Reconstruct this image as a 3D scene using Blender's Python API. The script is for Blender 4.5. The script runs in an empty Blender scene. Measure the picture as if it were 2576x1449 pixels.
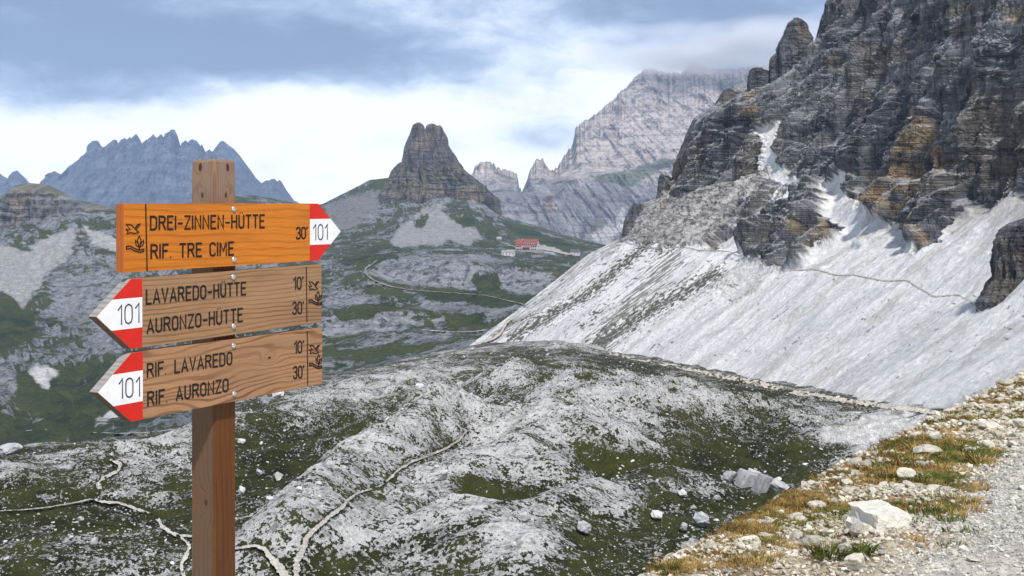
import bpy, bmesh, math, random
import numpy as np
from mathutils import Vector, Matrix
R = math.radians
random.seed(11)
rng = np.random.default_rng(7)
scene = bpy.context.scene
col = scene.collection

# ------------------------------------------------------------------ camera
EYE = 1.65                      # eye height above the trail where the photographer stands
F = 3200.0                      # focal length in the units of a 2576 x 1449 picture
CX, HY = 1288.0, 512.0          # optical axis column, horizon row
cam = bpy.data.cameras.new('camera')
cam.sensor_width = 36.0
cam.lens = 36.0 * F / 2576.0
cam.shift_y = -(724.5 - HY) / 2576.0
cam.clip_start = 0.1
cam.clip_end = 60000
camo = bpy.data.objects.new('camera', cam)
col.objects.link(camo)
camo.location = (0, 0, EYE)
camo.rotation_euler = (R(90), 0, 0)
scene.camera = camo

# ------------------------------------------------------------------ sky, sun, exposure
SUN_EL, SUN_AZ = 53.0, 163.0    # azimuth clockwise from the view direction: high behind the right shoulder
w = bpy.data.worlds.new('World')
scene.world = w
w.use_nodes = True
nt = w.node_tree
nt.nodes.clear()


class NT:
    """small helper to wire shader nodes"""
    def __init__(self, tree):
        self.t = tree

    def n(self, typ, **kw):
        nd = self.t.nodes.new(typ)
        for k, v in kw.items():
            setattr(nd, k, v)
        return nd

    def link(self, a, b):
        self.t.links.new(a, b)

    def val(self, sock, v):
        if isinstance(v, bpy.types.NodeSocket):
            self.link(v, sock)
        else:
            sock.default_value = v

    def math(self, op, a, b=0.0, c=None, clamp=False):
        m = self.n('ShaderNodeMath', operation=op, use_clamp=clamp)
        self.val(m.inputs[0], a)
        self.val(m.inputs[1], b)
        if c is not None:
            self.val(m.inputs[2], c)
        return m.outputs[0]

    def ramp(self, v, lo, hi, a=0.0, b=1.0, smooth=True):
        m = self.n('ShaderNodeMapRange', interpolation_type='SMOOTHSTEP' if smooth else 'LINEAR')
        self.val(m.inputs['Value'], v)
        m.inputs['From Min'].default_value = lo
        m.inputs['From Max'].default_value = hi
        m.inputs['To Min'].default_value = a
        m.inputs['To Max'].default_value = b
        return m.outputs[0]

    def mix(self, f, a, b, blend='MIX'):
        m = self.n('ShaderNodeMix', data_type='RGBA', blend_type=blend)
        self.val(m.inputs[0], f)
        for s, v in ((m.inputs[6], a), (m.inputs[7], b)):
            if isinstance(v, bpy.types.NodeSocket):
                self.link(v, s)
            else:
                s.default_value = (v[0], v[1], v[2], 1)
        return m.outputs[2]

    def noise(self, vec, scale, detail=4, rough=0.55, dist=0.0, lac=2.0):
        m = self.n('ShaderNodeTexNoise')
        self.link(vec, m.inputs['Vector'])
        m.inputs['Scale'].default_value = scale
        m.inputs['Detail'].default_value = detail
        m.inputs['Roughness'].default_value = rough
        m.inputs['Distortion'].default_value = dist
        m.inputs['Lacunarity'].default_value = lac
        return m.outputs['Fac']

    def mapping(self, vec, scale=(1, 1, 1), loc=(0, 0, 0), rot=(0, 0, 0)):
        m = self.n('ShaderNodeMapping')
        self.link(vec, m.inputs[0])
        m.inputs['Location'].default_value = loc
        m.inputs['Rotation'].default_value = rot
        m.inputs['Scale'].default_value = scale
        return m.outputs[0]


k = NT(nt)
out = k.n('ShaderNodeOutputWorld')
bg = k.n('ShaderNodeBackground')
k.link(bg.outputs[0], out.inputs[0])
sky = k.n('ShaderNodeTexSky', sky_type='NISHITA', sun_disc=False)
sky.sun_elevation = R(SUN_EL)
sky.sun_rotation = R(SUN_AZ)
sky.altitude = 2400
tc = k.n('ShaderNodeTexCoord')
sep = k.n('ShaderNodeSeparateXYZ')
k.link(tc.outputs['Generated'], sep.inputs[0])
az = k.math('ARCTAN2', sep.outputs[0], sep.outputs[1])
el = k.math('ARCSINE', sep.outputs[2])
ae = k.n('ShaderNodeCombineXYZ')
k.link(az, ae.inputs[0])
k.link(el, ae.inputs[1])
# cloud deck in azimuth / elevation: bright band above the skyline, blue-grey stratus higher
n1 = k.noise(k.mapping(ae.outputs[0], (3.6, 8.0, 1), (1.3, 0.2, 0)), 1.8, 6, 0.55, 0.5)
n2 = k.noise(k.mapping(ae.outputs[0], (5.0, 11.0, 1), (4.1, 2.2, 0)), 3.2, 7, 0.58, 0.4)


def blob(az0, el0, ra, re, amp):
    """a soft cloud bank centred on a direction (degrees)"""
    dx = k.math('DIVIDE', k.math('SUBTRACT', az, R(az0)), R(ra))
    dy = k.math('DIVIDE', k.math('SUBTRACT', el, R(el0)), R(re))
    q = k.math('ADD', k.math('MULTIPLY', dx, dx), k.math('MULTIPLY', dy, dy))
    return k.math('MULTIPLY', k.math('EXPONENT', k.math('MULTIPLY', q, -1.0)), amp)


dark = k.ramp(el, R(2.0), R(7.5), 0.17, 0.60)
for a in (blob(-19, 6.6, 9.0, 2.0, 0.42), blob(-10, 6.6, 8, 1.3, 0.34), blob(-21, 8.9, 7, 1.8, 0.22), blob(-5, 9.4, 4, 0.9, -0.05), blob(-17, 4.6, 4, 0.5, 0.22), blob(1.0, 9.0, 5, 1.0, 0.05), blob(8, 8.9, 4.5, 0.9, 0.25),
          blob(12.5, 7.6, 4.0, 2.0, 0.26), blob(2.2, 3.0, 2.6, 0.9, 0.34), blob(-3.4, 2.7, 3.2, 0.8, 0.14), blob(2, 6.8, 5, 1.6, -0.20), blob(5, 5.0, 4, 1.5, -0.08),
          blob(-10.0, 4.4, 4.5, 0.9, -0.36), blob(-2.5, 4.4, 4.5, 1.0, -0.26), blob(-20, 3.0, 6, 1.0, -0.16)):
    dark = k.math('ADD', dark, a)
dark = k.math('ADD', dark, k.math('MULTIPLY', k.math('SUBTRACT', n1, 0.5), 0.70))
dark = k.math('ADD', dark, k.math('MULTIPLY', k.math('SUBTRACT', n2, 0.5), 0.62))
n3 = k.noise(k.mapping(ae.outputs[0], (9.0, 20.0, 1), (2.1, 7.2, 0)), 3.6, 7, 0.6, 0.6)
dark = k.math('ADD', dark, k.math('MULTIPLY', k.math('SUBTRACT', n3, 0.5), 0.42))
dk = k.ramp(dark, 0.10, 1.0, 0, 1)
cr = k.n('ShaderNodeValToRGB')
k.link(dk, cr.inputs[0])
e = cr.color_ramp.elements
e[0].position = 0.0
e[0].color = (0.98, 0.99, 1.01, 1)
e[1].position = 1.0
e[1].color = (0.18, 0.245, 0.36, 1)
x = cr.color_ramp.elements.new(0.3)
x.color = (0.68, 0.76, 0.87, 1)
x = cr.color_ramp.elements.new(0.62)
x.color = (0.36, 0.455, 0.61, 1)
skyc = k.mix(1.0, sky.outputs[0], (0.10, 0.10, 0.10), 'MULTIPLY')
deck = k.mix(k.ramp(el, R(11), R(26)), cr.outputs[0], (0.25, 0.30, 0.38))  # overhead grey, out of view, darkened to cut the sky fill against the sun
k.link(k.mix(0.93, skyc, deck), bg.inputs[0])
bg.inputs[1].default_value = 1.0

sun = bpy.data.lights.new('sun', 'SUN')
sun.energy = 3.3
sun.angle = R(4.0)
sun.color = (1.0, 0.95, 0.88)
suno = bpy.data.objects.new('sun', sun)
col.objects.link(suno)
sd = Vector((math.sin(R(SUN_AZ)) * math.cos(R(SUN_EL)), math.cos(R(SUN_AZ)) * math.cos(R(SUN_EL)), math.sin(R(SUN_EL))))
suno.rotation_euler = sd.to_track_quat('Z', 'Y').to_euler()

vs = scene.view_settings
vs.view_transform = 'Standard'
vs.look = 'None'
vs.exposure = 0.38
vs.gamma = 1.0
vs.use_curve_mapping = False
cy = scene.cycles
cy.max_bounces = 4
cy.diffuse_bounces = 2
cy.glossy_bounces = 2
cy.volume_bounces = 2
cy.transparent_max_bounces = 4
cy.use_adaptive_sampling = True
cy.adaptive_threshold = 0.015


# ------------------------------------------------------------------ helpers
def tag(o, label=None, cat=None, group=None, kind=None):
    if label:
        o['label'] = label
    if cat:
        o['category'] = cat
    if group:
        o['group'] = group
    if kind:
        o['kind'] = kind
    return o


def U(px, py, d):
    """point seen at picture column px, row py, at distance d ahead"""
    px, py, d = np.broadcast_arrays(np.asarray(px, float), np.asarray(py, float), np.asarray(d, float))
    return np.stack([(px - CX) / F * d, d, EYE - (py - HY) / F * d], -1)


def proj(P):
    d = np.maximum(P[..., 1], 1e-3)
    return P[..., 0] / d * F + CX, HY - (P[..., 2] - EYE) / d * F


_perm = rng.permutation(256).astype(np.int32)
_perm = np.concatenate([_perm, _perm, _perm])
_g3 = rng.normal(size=(256, 3)).astype(np.float32)
_g3 /= np.linalg.norm(_g3, axis=1, keepdims=True)
_ang = rng.uniform(0, 6.2832, 256)
_g2 = np.stack([np.cos(_ang), np.sin(_ang)], 1).astype(np.float32)


def n2d(x, y):
    xi = np.floor(x)
    yi = np.floor(y)
    xf = (x - xi).astype(np.float32)
    yf = (y - yi).astype(np.float32)
    xi = xi.astype(np.int64).astype(np.int32) & 255
    yi = yi.astype(np.int64).astype(np.int32) & 255
    u = xf * xf * xf * (xf * (xf * 6 - 15) + 10)
    v = yf * yf * yf * (yf * (yf * 6 - 15) + 10)
    def g(a, b):
        gr = _g2[_perm[_perm[(xi + a) & 255] + ((yi + b) & 255)]]
        return gr[..., 0] * (xf - a) + gr[..., 1] * (yf - b)
    x0 = g(0, 0)
    x0 = x0 + u * (g(1, 0) - x0)
    x1 = g(0, 1)
    x1 = x1 + u * (g(1, 1) - x1)
    return (x0 + v * (x1 - x0)) * 1.5


def fb2(x, y, o=4, g=0.5):
    s, a, t = 0, 1.0, 0.0
    for i in range(o):
        s = s + a * n2d(x * 2 ** i + 17.3 * i, y * 2 ** i - 9.1 * i)
        t += a
        a *= g
    return s / t * 1.6


def rid2(x, y, o=3, g=0.5):
    s, a, t = 0, 1.0, 0.0
    for i in range(o):
        s = s + a * (1 - 2 * np.abs(n2d(x * 2 ** i + 7.7 * i, y * 2 ** i + 3.1 * i)))
        t += a
        a *= g
    return s / t


def ss(x, a, b):
    t = np.clip((x - a) / (b - a), 0, 1)
    return t * t * (3 - 2 * t)


def saw(x, sharp=0.75):
    """stepped strata profile, 0..1 per unit with a steep riser"""
    f = x - np.floor(x)
    return np.where(f < sharp, f / sharp, (1 - f) / (1 - sharp))


def inpoly(px, py, poly):
    r = np.zeros(px.shape, bool)
    n = len(poly)
    for i in range(n):
        x0, y0 = poly[i]
        x1, y1 = poly[(i + 1) % n]
        if y0 == y1:
            continue
        c = ((y0 > py) != (y1 > py)) & (px < (x1 - x0) * (py - y0) / (y1 - y0) + x0)
        r ^= c
    return r


def segdist(x, y, line):
    """distance to a polyline, and the parameter along it"""
    best = np.full(np.shape(x), 1e9)
    for (x0, y0), (x1, y1) in zip(line[:-1], line[1:]):
        dx, dy = x1 - x0, y1 - y0
        t = np.clip(((x - x0) * dx + (y - y0) * dy) / (dx * dx + dy * dy + 1e-9), 0, 1)
        best = np.minimum(best, np.hypot(x - x0 - t * dx, y - y0 - t * dy))
    return best


def mixc(a, b, m):
    a = np.asarray(a, float)
    b = np.asarray(b, float)
    return a + (b - a) * m[..., None]


def gnormals(P):
    du = np.gradient(P, axis=0)
    dv = np.gradient(P, axis=1)
    n = np.cross(du, dv)
    return n / (np.linalg.norm(n, axis=-1, keepdims=True) + 1e-12)


def raw_mesh(name, V, quads, mat, colour=None, smooth=False):
    me = bpy.data.meshes.new(name)
    V = np.ascontiguousarray(V, np.float32)
    quads = np.ascontiguousarray(quads, np.int32)
    nf, kk = quads.shape
    me.vertices.add(len(V))
    me.vertices.foreach_set('co', V.ravel())
    me.loops.add(nf * kk)
    me.loops.foreach_set('vertex_index', quads.ravel())
    me.polygons.add(nf)
    me.polygons.foreach_set('loop_start', np.arange(0, nf * kk, kk, dtype=np.int32))
    me.polygons.foreach_set('loop_total', np.full(nf, kk, np.int32))
    me.polygons.foreach_set('use_smooth', np.full(nf, smooth, bool))
    if colour is not None:
        at = me.color_attributes.new('tint', 'FLOAT_COLOR', 'POINT')
        c4 = np.ones((len(V), 4), np.float32)
        c4[:, :colour.shape[-1]] = colour.reshape(-1, colour.shape[-1])
        at.data.foreach_set('color', c4.ravel())
    me.update(calc_edges=True)
    me.materials.append(mat)
    return me


def mesh_obj(name, V, faces, mat, colour=None, parent=None, smooth=False):
    o = bpy.data.objects.new(name, raw_mesh(name, V, faces, mat, colour, smooth))
    col.objects.link(o)
    if parent:
        o.parent = parent
    return o


def grid_obj(name, P, colour, mat, smooth=False, flip=False):
    nu, nv = P.shape[:2]
    i = np.arange(nu * nv).reshape(nu, nv)
    q = np.stack([i[:-1, :-1], i[1:, :-1], i[1:, 1:], i[:-1, 1:]], -1).reshape(-1, 4)
    if flip:
        q = q[:, ::-1]
    return mesh_obj(name, P.reshape(-1, 3), q, mat, colour, None, smooth)


class ZBuf:
    """which terrain point is seen at a picture position"""
    B = 2.0

    def __init__(self):
        self.W, self.H = int(3000 / self.B), int(1800 / self.B)
        self.d = np.full((self.W, self.H), 1e9)

    def add(self, P):
        px, py = proj(P)
        dd = P[..., 1]
        for ox in (0, 0.5):
            i = ((px + 200) / self.B + ox).astype(int).ravel()
            j = ((py + 150) / self.B + ox).astype(int).ravel()
            ok = (i >= 0) & (i < self.W) & (j >= 0) & (j < self.H) & (dd.ravel() > 1)
            np.minimum.at(self.d, (i[ok], j[ok]), dd.ravel()[ok])

    def depth(self, px, py, r=3):
        i, j = int((px + 200) / self.B), int((py + 150) / self.B)
        for rr in (r, r + 3, r + 8, r + 20):
            win = self.d[max(i - rr, 0):i + rr + 1, max(j - rr, 0):j + rr + 1]
            v = win[win < 1e8]
            if len(v):
                return float(np.median(v))
        return 100.0


def loft_px(rows, pxs, steps):
    """rows: list of (py table, d table); each table is [(px, value), ...]; returns px, py, d grids and the row coordinate"""
    PY = np.array([np.interp(pxs, *zip(*r[0])) if isinstance(r[0], list) else np.full(len(pxs), float(r[0])) for r in rows])
    D = np.array([np.interp(pxs, *zip(*r[1])) if isinstance(r[1], list) else np.full(len(pxs), float(r[1])) for r in rows])
    t = np.concatenate([np.linspace(i, i + 1, s, endpoint=False) for i, s in enumerate(steps)] + [[len(steps)]])
    i0 = np.minimum(t.astype(int), len(rows) - 2)
    f = (t - i0)[:, None]
    py = PY[i0] * (1 - f) + PY[i0 + 1] * f
    # interpolate in height and distance, so straight rows give straight slopes
    Z = -(PY - HY) / F * D
    d = D[i0] * (1 - f) + D[i0 + 1] * f
    z = Z[i0] * (1 - f) + Z[i0 + 1] * f
    py = HY - z / d * F
    return np.repeat(pxs[:, None], len(t), 1), py.T, d.T, np.repeat(t[None], len(pxs), 0)


def smooth_t(A, n):
    for _ in range(n):
        A[:, 1:-1] = 0.25 * A[:, :-2] + 0.5 * A[:, 1:-1] + 0.25 * A[:, 2:]
    return A


# ------------------------------------------------------------------ materials
def new_mat(name):
    m = bpy.data.materials.new(name)
    m.use_nodes = True
    m.node_tree.nodes.clear()
    kk = NT(m.node_tree)
    o = kk.n('ShaderNodeOutputMaterial')
    b = kk.n('ShaderNodeBsdfPrincipled')
    kk.link(b.outputs[0], o.inputs[0])
    b.inputs['Roughness'].default_value = 0.9
    b.inputs['Specular IOR Level'].default_value = 0.15
    return m, kk, b


def terrain_mat(name, scales, amp=0.35, bump=0.4, dist=0.5, stretch=(1, 1, 1)):
    """albedo comes from the mesh (what grows or lies there); noise adds grain and fine relief"""
    m, kk, b = new_mat(name)
    at = kk.n('ShaderNodeVertexColor', layer_name='tint')
    t = kk.n('ShaderNodeTexCoord')
    vec = kk.mapping(t.outputs['Object'], stretch)
    c = at.outputs[0]
    h = None
    for i, s in enumerate(scales):
        n = kk.noise(vec, s, 6, 0.68)
        f = kk.ramp(n, 0.30, 0.70, 1 - amp, 1 + amp, False)
        cc = kk.n('ShaderNodeCombineColor')
        for q in range(3):
            kk.link(f, cc.inputs[q])
        c = kk.mix(1.0, c, cc.outputs[0], 'MULTIPLY')
        h = n if h is None else kk.math('ADD', h, n)
    kk.link(c, b.inputs['Base Color'])
    bp = kk.n('ShaderNodeBump')
    bp.inputs['Strength'].default_value = bump
    bp.inputs['Distance'].default_value = dist
    kk.link(h, bp.inputs['Height'])
    kk.link(bp.outputs[0], b.inputs['Normal'])
    return m


def grey3(kk, f):
    cc = kk.n('ShaderNodeCombineColor')
    for q in range(3):
        kk.link(f, cc.inputs[q])
    return cc.outputs[0]


def rock_mat(name, unit, scales, amp=0.3, bump=0.6, bed=1.0, crack=1.0, dip=0.12):
    """bedded, jointed rock where the mesh's alpha is 1, loose debris where it is 0; albedo from the mesh"""
    m, kk, b = new_mat(name)
    at = kk.n('ShaderNodeVertexColor', layer_name='tint')
    t = kk.n('ShaderNodeTexCoord')
    ob = t.outputs['Object']
    rockf = at.outputs[1]
    c = at.outputs[0]
    h = None
    for s in scales:
        n = kk.noise(ob, s, 7, 0.70)
        c = kk.mix(1.0, c, grey3(kk, kk.ramp(n, 0.30, 0.70, 1 - amp, 1 + amp, False)), 'MULTIPLY')
        h = n if h is None else kk.math('ADD', h, n)
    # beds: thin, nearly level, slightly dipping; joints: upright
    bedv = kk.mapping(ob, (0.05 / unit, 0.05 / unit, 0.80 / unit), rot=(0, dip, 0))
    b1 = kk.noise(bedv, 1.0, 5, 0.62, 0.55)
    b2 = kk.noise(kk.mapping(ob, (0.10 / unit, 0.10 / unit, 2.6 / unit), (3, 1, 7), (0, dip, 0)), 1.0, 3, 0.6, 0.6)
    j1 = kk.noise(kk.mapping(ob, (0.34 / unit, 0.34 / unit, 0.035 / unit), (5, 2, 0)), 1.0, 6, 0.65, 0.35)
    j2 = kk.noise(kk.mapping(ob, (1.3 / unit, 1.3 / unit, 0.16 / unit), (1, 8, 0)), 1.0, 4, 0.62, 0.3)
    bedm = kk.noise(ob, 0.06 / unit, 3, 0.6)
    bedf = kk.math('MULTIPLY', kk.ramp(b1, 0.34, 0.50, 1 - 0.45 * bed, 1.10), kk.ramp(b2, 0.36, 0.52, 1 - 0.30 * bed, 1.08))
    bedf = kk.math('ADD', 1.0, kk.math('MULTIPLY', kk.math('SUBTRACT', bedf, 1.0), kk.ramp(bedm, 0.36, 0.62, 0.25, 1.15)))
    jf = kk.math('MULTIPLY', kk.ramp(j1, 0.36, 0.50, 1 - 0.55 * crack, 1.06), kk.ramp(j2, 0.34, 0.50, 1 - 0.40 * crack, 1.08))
    f = kk.math('MULTIPLY', bedf, jf)  # bed and joint lines darkened in the albedo, painting in crack shade
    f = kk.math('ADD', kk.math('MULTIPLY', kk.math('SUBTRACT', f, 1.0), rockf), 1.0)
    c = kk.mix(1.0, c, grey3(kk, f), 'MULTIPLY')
    kk.link(c, b.inputs['Base Color'])
    bp = kk.n('ShaderNodeBump')
    bp.inputs['Strength'].default_value = bump
    bp.inputs['Distance'].default_value = 1.0 * unit
    hh = kk.math('ADD', kk.math('MULTIPLY', h, 0.35), kk.math('MULTIPLY', kk.math('ADD', kk.math('ADD', b1, b2), kk.math('ADD', kk.math('MULTIPLY', j1, 2.0), j2)), kk.math('MULTIPLY', rockf, 1.3)))
    kk.link(hh, bp.inputs['Height'])
    kk.link(bp.outputs[0], b.inputs['Normal'])
    return m


def turf_rock_mat(name, base, zs, soft, rockc, rockd, turfa, turfb, bumpd, streak=False, wts=(2.6, 2.0, 1.3)):
    """turf and bare limestone interleaved at every scale; mesh red = how much turf, green/blue = debris override and its tone, alpha = bare cliff"""
    m, kk, b = new_mat(name)
    at = kk.n('ShaderNodeVertexColor', layer_name='tint')
    sp = kk.n('ShaderNodeSeparateColor')
    kk.link(at.outputs[0], sp.inputs[0])
    t = kk.n('ShaderNodeTexCoord')
    ob = kk.mapping(t.outputs['Object'], (1, 1, zs))
    nA = kk.noise(ob, base, 9, 0.66, 0.3)
    nB = kk.noise(kk.mapping(ob, (1, 1, 1), (11, 5, 3)), base * 4.5, 7, 0.72)
    nC = kk.noise(kk.mapping(ob, (1, 1, 1), (2, 9, 6)), base * 16, 5, 0.72)
    f = kk.math('ADD', sp.outputs[0], kk.math('MULTIPLY', kk.math('SUBTRACT', nA, 0.5), wts[0]))
    f = kk.math('ADD', f, kk.math('MULTIPLY', kk.math('SUBTRACT', nB, 0.5), wts[1]))
    f = kk.math('ADD', f, kk.math('MULTIPLY', kk.math('SUBTRACT', nC, 0.5), wts[2]))
    g = kk.ramp(f, 0.5 - soft, 0.5 + soft)
    rc = kk.mix(kk.ramp(nB, 0.36, 0.50), rockd, rockc)
    rc = kk.mix(1.0, rc, grey3(kk, kk.ramp(nC, 0.32, 0.66, 0.62, 1.30, False)), 'MULTIPLY')
    tc_ = kk.mix(kk.ramp(nA, 0.35, 0.65), turfa, turfb)
    tc_ = kk.mix(1.0, tc_, grey3(kk, kk.ramp(nC, 0.30, 0.68, 0.55, 1.45, False)), 'MULTIPLY')
    c = kk.mix(g, rc, tc_)
    if streak:
        j = kk.noise(kk.mapping(t.outputs['Object'], (0.10, 0.10, 0.012)), 1.0, 6, 0.68, 0.3)
        l = kk.noise(kk.mapping(t.outputs['Object'], (0.012, 0.012, 0.22)), 1.0, 5, 0.65, 0.3)
        jf = kk.math('MULTIPLY', kk.ramp(j, 0.38, 0.52, 0.40, 1.08), kk.ramp(l, 0.36, 0.50, 0.62, 1.08))  # fissures and ledge lines darkened in colour, in place of relief shading
        jf = kk.math('ADD', kk.math('MULTIPLY', kk.math('SUBTRACT', jf, 1.0), at.outputs[1]), 1.0)
        c = kk.mix(1.0, c, grey3(kk, jf), 'MULTIPLY')
    deb = kk.mix(sp.outputs[2], (0.14, 0.14, 0.145), (0.74, 0.735, 0.74))
    deb = kk.mix(1.0, deb, grey3(kk, kk.ramp(nB, 0.30, 0.66, 0.70, 1.18, False)), 'MULTIPLY')
    deb = kk.mix(1.0, deb, grey3(kk, kk.ramp(nC, 0.32, 0.66, 0.72, 1.22, False)), 'MULTIPLY')
    gf = kk.ramp(kk.math('ADD', sp.outputs[1], kk.math('MULTIPLY', kk.math('SUBTRACT', nB, 0.5), 1.2)), 0.35, 0.65)
    c = kk.mix(gf, c, deb)
    kk.link(c, b.inputs['Base Color'])
    bp = kk.n('ShaderNodeBump')
    bp.inputs['Strength'].default_value = 0.9
    bp.inputs['Distance'].default_value = bumpd
    hh = kk.math('ADD', kk.math('MULTIPLY', nB, 1.2), kk.math('MULTIPLY', nC, 0.5))
    hh = kk.math('SUBTRACT', hh, kk.math('MULTIPLY', g, 0.25))
    kk.link(hh, bp.inputs['Height'])
    kk.link(bp.outputs[0], b.inputs['Normal'])
    return m


def plain_mat(name, c, rough=0.6, metal=0.0, var=0.0, scale=30.0, spec=0.3):
    m, kk, b = new_mat(name)
    b.inputs['Roughness'].default_value = rough
    b.inputs['Metallic'].default_value = metal
    b.inputs['Specular IOR Level'].default_value = spec
    if var:
        t = kk.n('ShaderNodeTexCoord')
        n = kk.noise(t.outputs['Object'], scale, 5, 0.6)
        cc = kk.mix(kk.ramp(n, 0.3, 0.7), [v * (1 - var) for v in c], [min(1, v * (1 + var)) for v in c])
        kk.link(cc, b.inputs['Base Color'])
    else:
        b.inputs['Base Color'].default_value = (*c, 1)
    return m


Z = ZBuf()
ZFG = ZBuf()
HAZE = 6.0e-5
# ------------------------------------------------------------------ large structure: the terrain
WHITE = (0.74, 0.74, 0.745)
PALE = (0.42, 0.42, 0.44)
GREY = (0.24, 0.25, 0.275)
DARK = (0.100, 0.104, 0.115)
OCHRE = (0.33, 0.235, 0.125)
GRASS = (0.040, 0.046, 0.014)
MOSS = (0.075, 0.085, 0.030)

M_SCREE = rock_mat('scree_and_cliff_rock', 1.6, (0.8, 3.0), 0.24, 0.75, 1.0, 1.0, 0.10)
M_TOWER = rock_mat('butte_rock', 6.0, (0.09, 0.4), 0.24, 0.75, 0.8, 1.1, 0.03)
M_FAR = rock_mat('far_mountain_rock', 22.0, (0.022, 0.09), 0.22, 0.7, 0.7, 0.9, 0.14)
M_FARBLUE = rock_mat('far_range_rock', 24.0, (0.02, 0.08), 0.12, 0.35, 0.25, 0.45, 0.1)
M_MEADOW = turf_rock_mat('limestone_meadow', 0.16, 1.0, 0.10, (0.66, 0.66, 0.665), (0.27, 0.275, 0.28), (0.011, 0.015, 0.004), (0.054, 0.058, 0.015), 0.7, wts=(2.6, 3.6, 4.4))
M_VALLEY = turf_rock_mat('valley_rock_and_turf', 0.022, 1.6, 0.14, (0.25, 0.26, 0.285), (0.070, 0.078, 0.095), (0.018, 0.033, 0.015), (0.062, 0.074, 0.025), 3.0, True)

# footpaths: label, picture polyline, widths in picture units, colour
PATHS = [
    ('white trail crossing the foot of the scree above the meadow', [(1528, 887), (1560, 895), (1600, 903), (1690, 919), (1760, 935), (1830, 949), (1900, 962), (1960, 977), (2020, 990), (2100, 1003), (2200, 1018), (2300, 1030), (2400, 1045)], [6, 7, 8, 9, 10, 11, 13, 14, 13, 11, 11, 11, 12], (0.54, 0.49, 0.42)),
    ('pale path winding up the middle of the meadow', [(746, 1460), (746, 1410), (763, 1384), (770, 1354), (796, 1328), (830, 1298), (861, 1276), (878, 1255), (899, 1240), (951, 1225), (977, 1207), (1003, 1181), (1038, 1160), (1081, 1145), (1128, 1125), (1159, 1104), (1174, 1082), (1154, 1073), (1146, 1060)], [17, 16, 15, 12, 10, 10, 9, 7, 5, 4, 5, 5, 5, 5, 5, 5, 4, 3, 3], (0.47, 0.45, 0.42)),
    ('short pale path just right of the post at the bottom', [(560, 1385), (599, 1378), (640, 1372), (666, 1380), (679, 1402), (701, 1423), (724, 1460)], [6, 6, 7, 10, 14, 20, 24], (0.49, 0.47, 0.44)),
    ('white path winding down the turf left of the post', [(278, 1122), (283, 1141), (275, 1153), (303, 1167), (298, 1184), (259, 1203), (247, 1219), (256, 1241), (237, 1253), (266, 1263), (297, 1264), (322, 1272), (353, 1284), (387, 1297), (400, 1309), (412, 1328), (434, 1342), (453, 1347), (500, 1349), (560, 1352)], [9, 10, 8, 9, 7, 9, 11, 13, 11, 7, 5, 6, 7, 8, 9, 10, 9, 6, 5, 5], (0.50, 0.48, 0.45)),
    ('faint path branching down behind the post', [(454, 1350), (478, 1372), (470, 1395), (455, 1420), (465, 1460)], [4, 7, 10, 8, 10], (0.55, 0.52, 0.48)),
    ('thin traverse trail across the upper scree', [(1557, 603), (1606, 618), (1654, 624), (1719, 620), (1758, 629), (1831, 631), (1866, 646), (1926, 655), (1974, 681), (2051, 677), (2103, 692), (2151, 692), (2229, 707), (2280, 704), (2319, 728), (2349, 746), (2410, 741), (2440, 758), (2472, 790)], [2, 2, 2, 2, 2, 2, 2, 2.5, 2.5, 2.5, 2.5, 2.5, 2.5, 3, 4, 3, 2.5, 2.5, 2.5], (0.50, 0.47, 0.42)),
    ('thin trail traversing the terraces below the hut', [(949, 654), (937, 664), (918, 675), (924, 693), (943, 706), (981, 720), (1031, 728), (1099, 734), (1177, 739), (1224, 743), (1271, 754), (1330, 768)], [1.5, 2.5, 3.2, 3, 2.5, 2.2, 2, 1.7, 1.5, 1.7, 2, 2], (0.30, 0.28, 0.235)),
    ('thin pale trail on the valley floor below the terraces', [(1060, 829), (1084, 831), (1146, 835), (1193, 834), (1225, 829)], [1.5, 2, 2, 2, 2], (0.42, 0.42, 0.40)),
    ('thin pale track along the valley floor on the left', [(-60, 1090), (0, 1087), (106, 1081), (194, 1086), (300, 1090), (375, 1087), (440, 1080)], [2, 2, 2, 2, 2, 2, 2], (0.40, 0.41, 0.39)),
    ('pale track climbing from the hut along the saddle', [(1255, 606), (1285, 618), (1310, 624), (1350, 624), (1390, 630), (1430, 640), (1462, 634)], [2, 2, 3, 4, 5, 4, 2], (0.40, 0.37, 0.32)),
    ('faint track along the left meadow crest', [(0, 1285), (60, 1282), (120, 1276), (190, 1264), (237, 1253)], [2, 2.5, 2.5, 3, 4], (0.44, 0.43, 0.41)),
    ('bare pale path up the lower edge of the scree', [(1195, 866), (1240, 852), (1262, 836), (1272, 812), (1290, 800)], [4, 6, 6, 7, 5], (0.50, 0.45, 0.38)),
]

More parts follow.
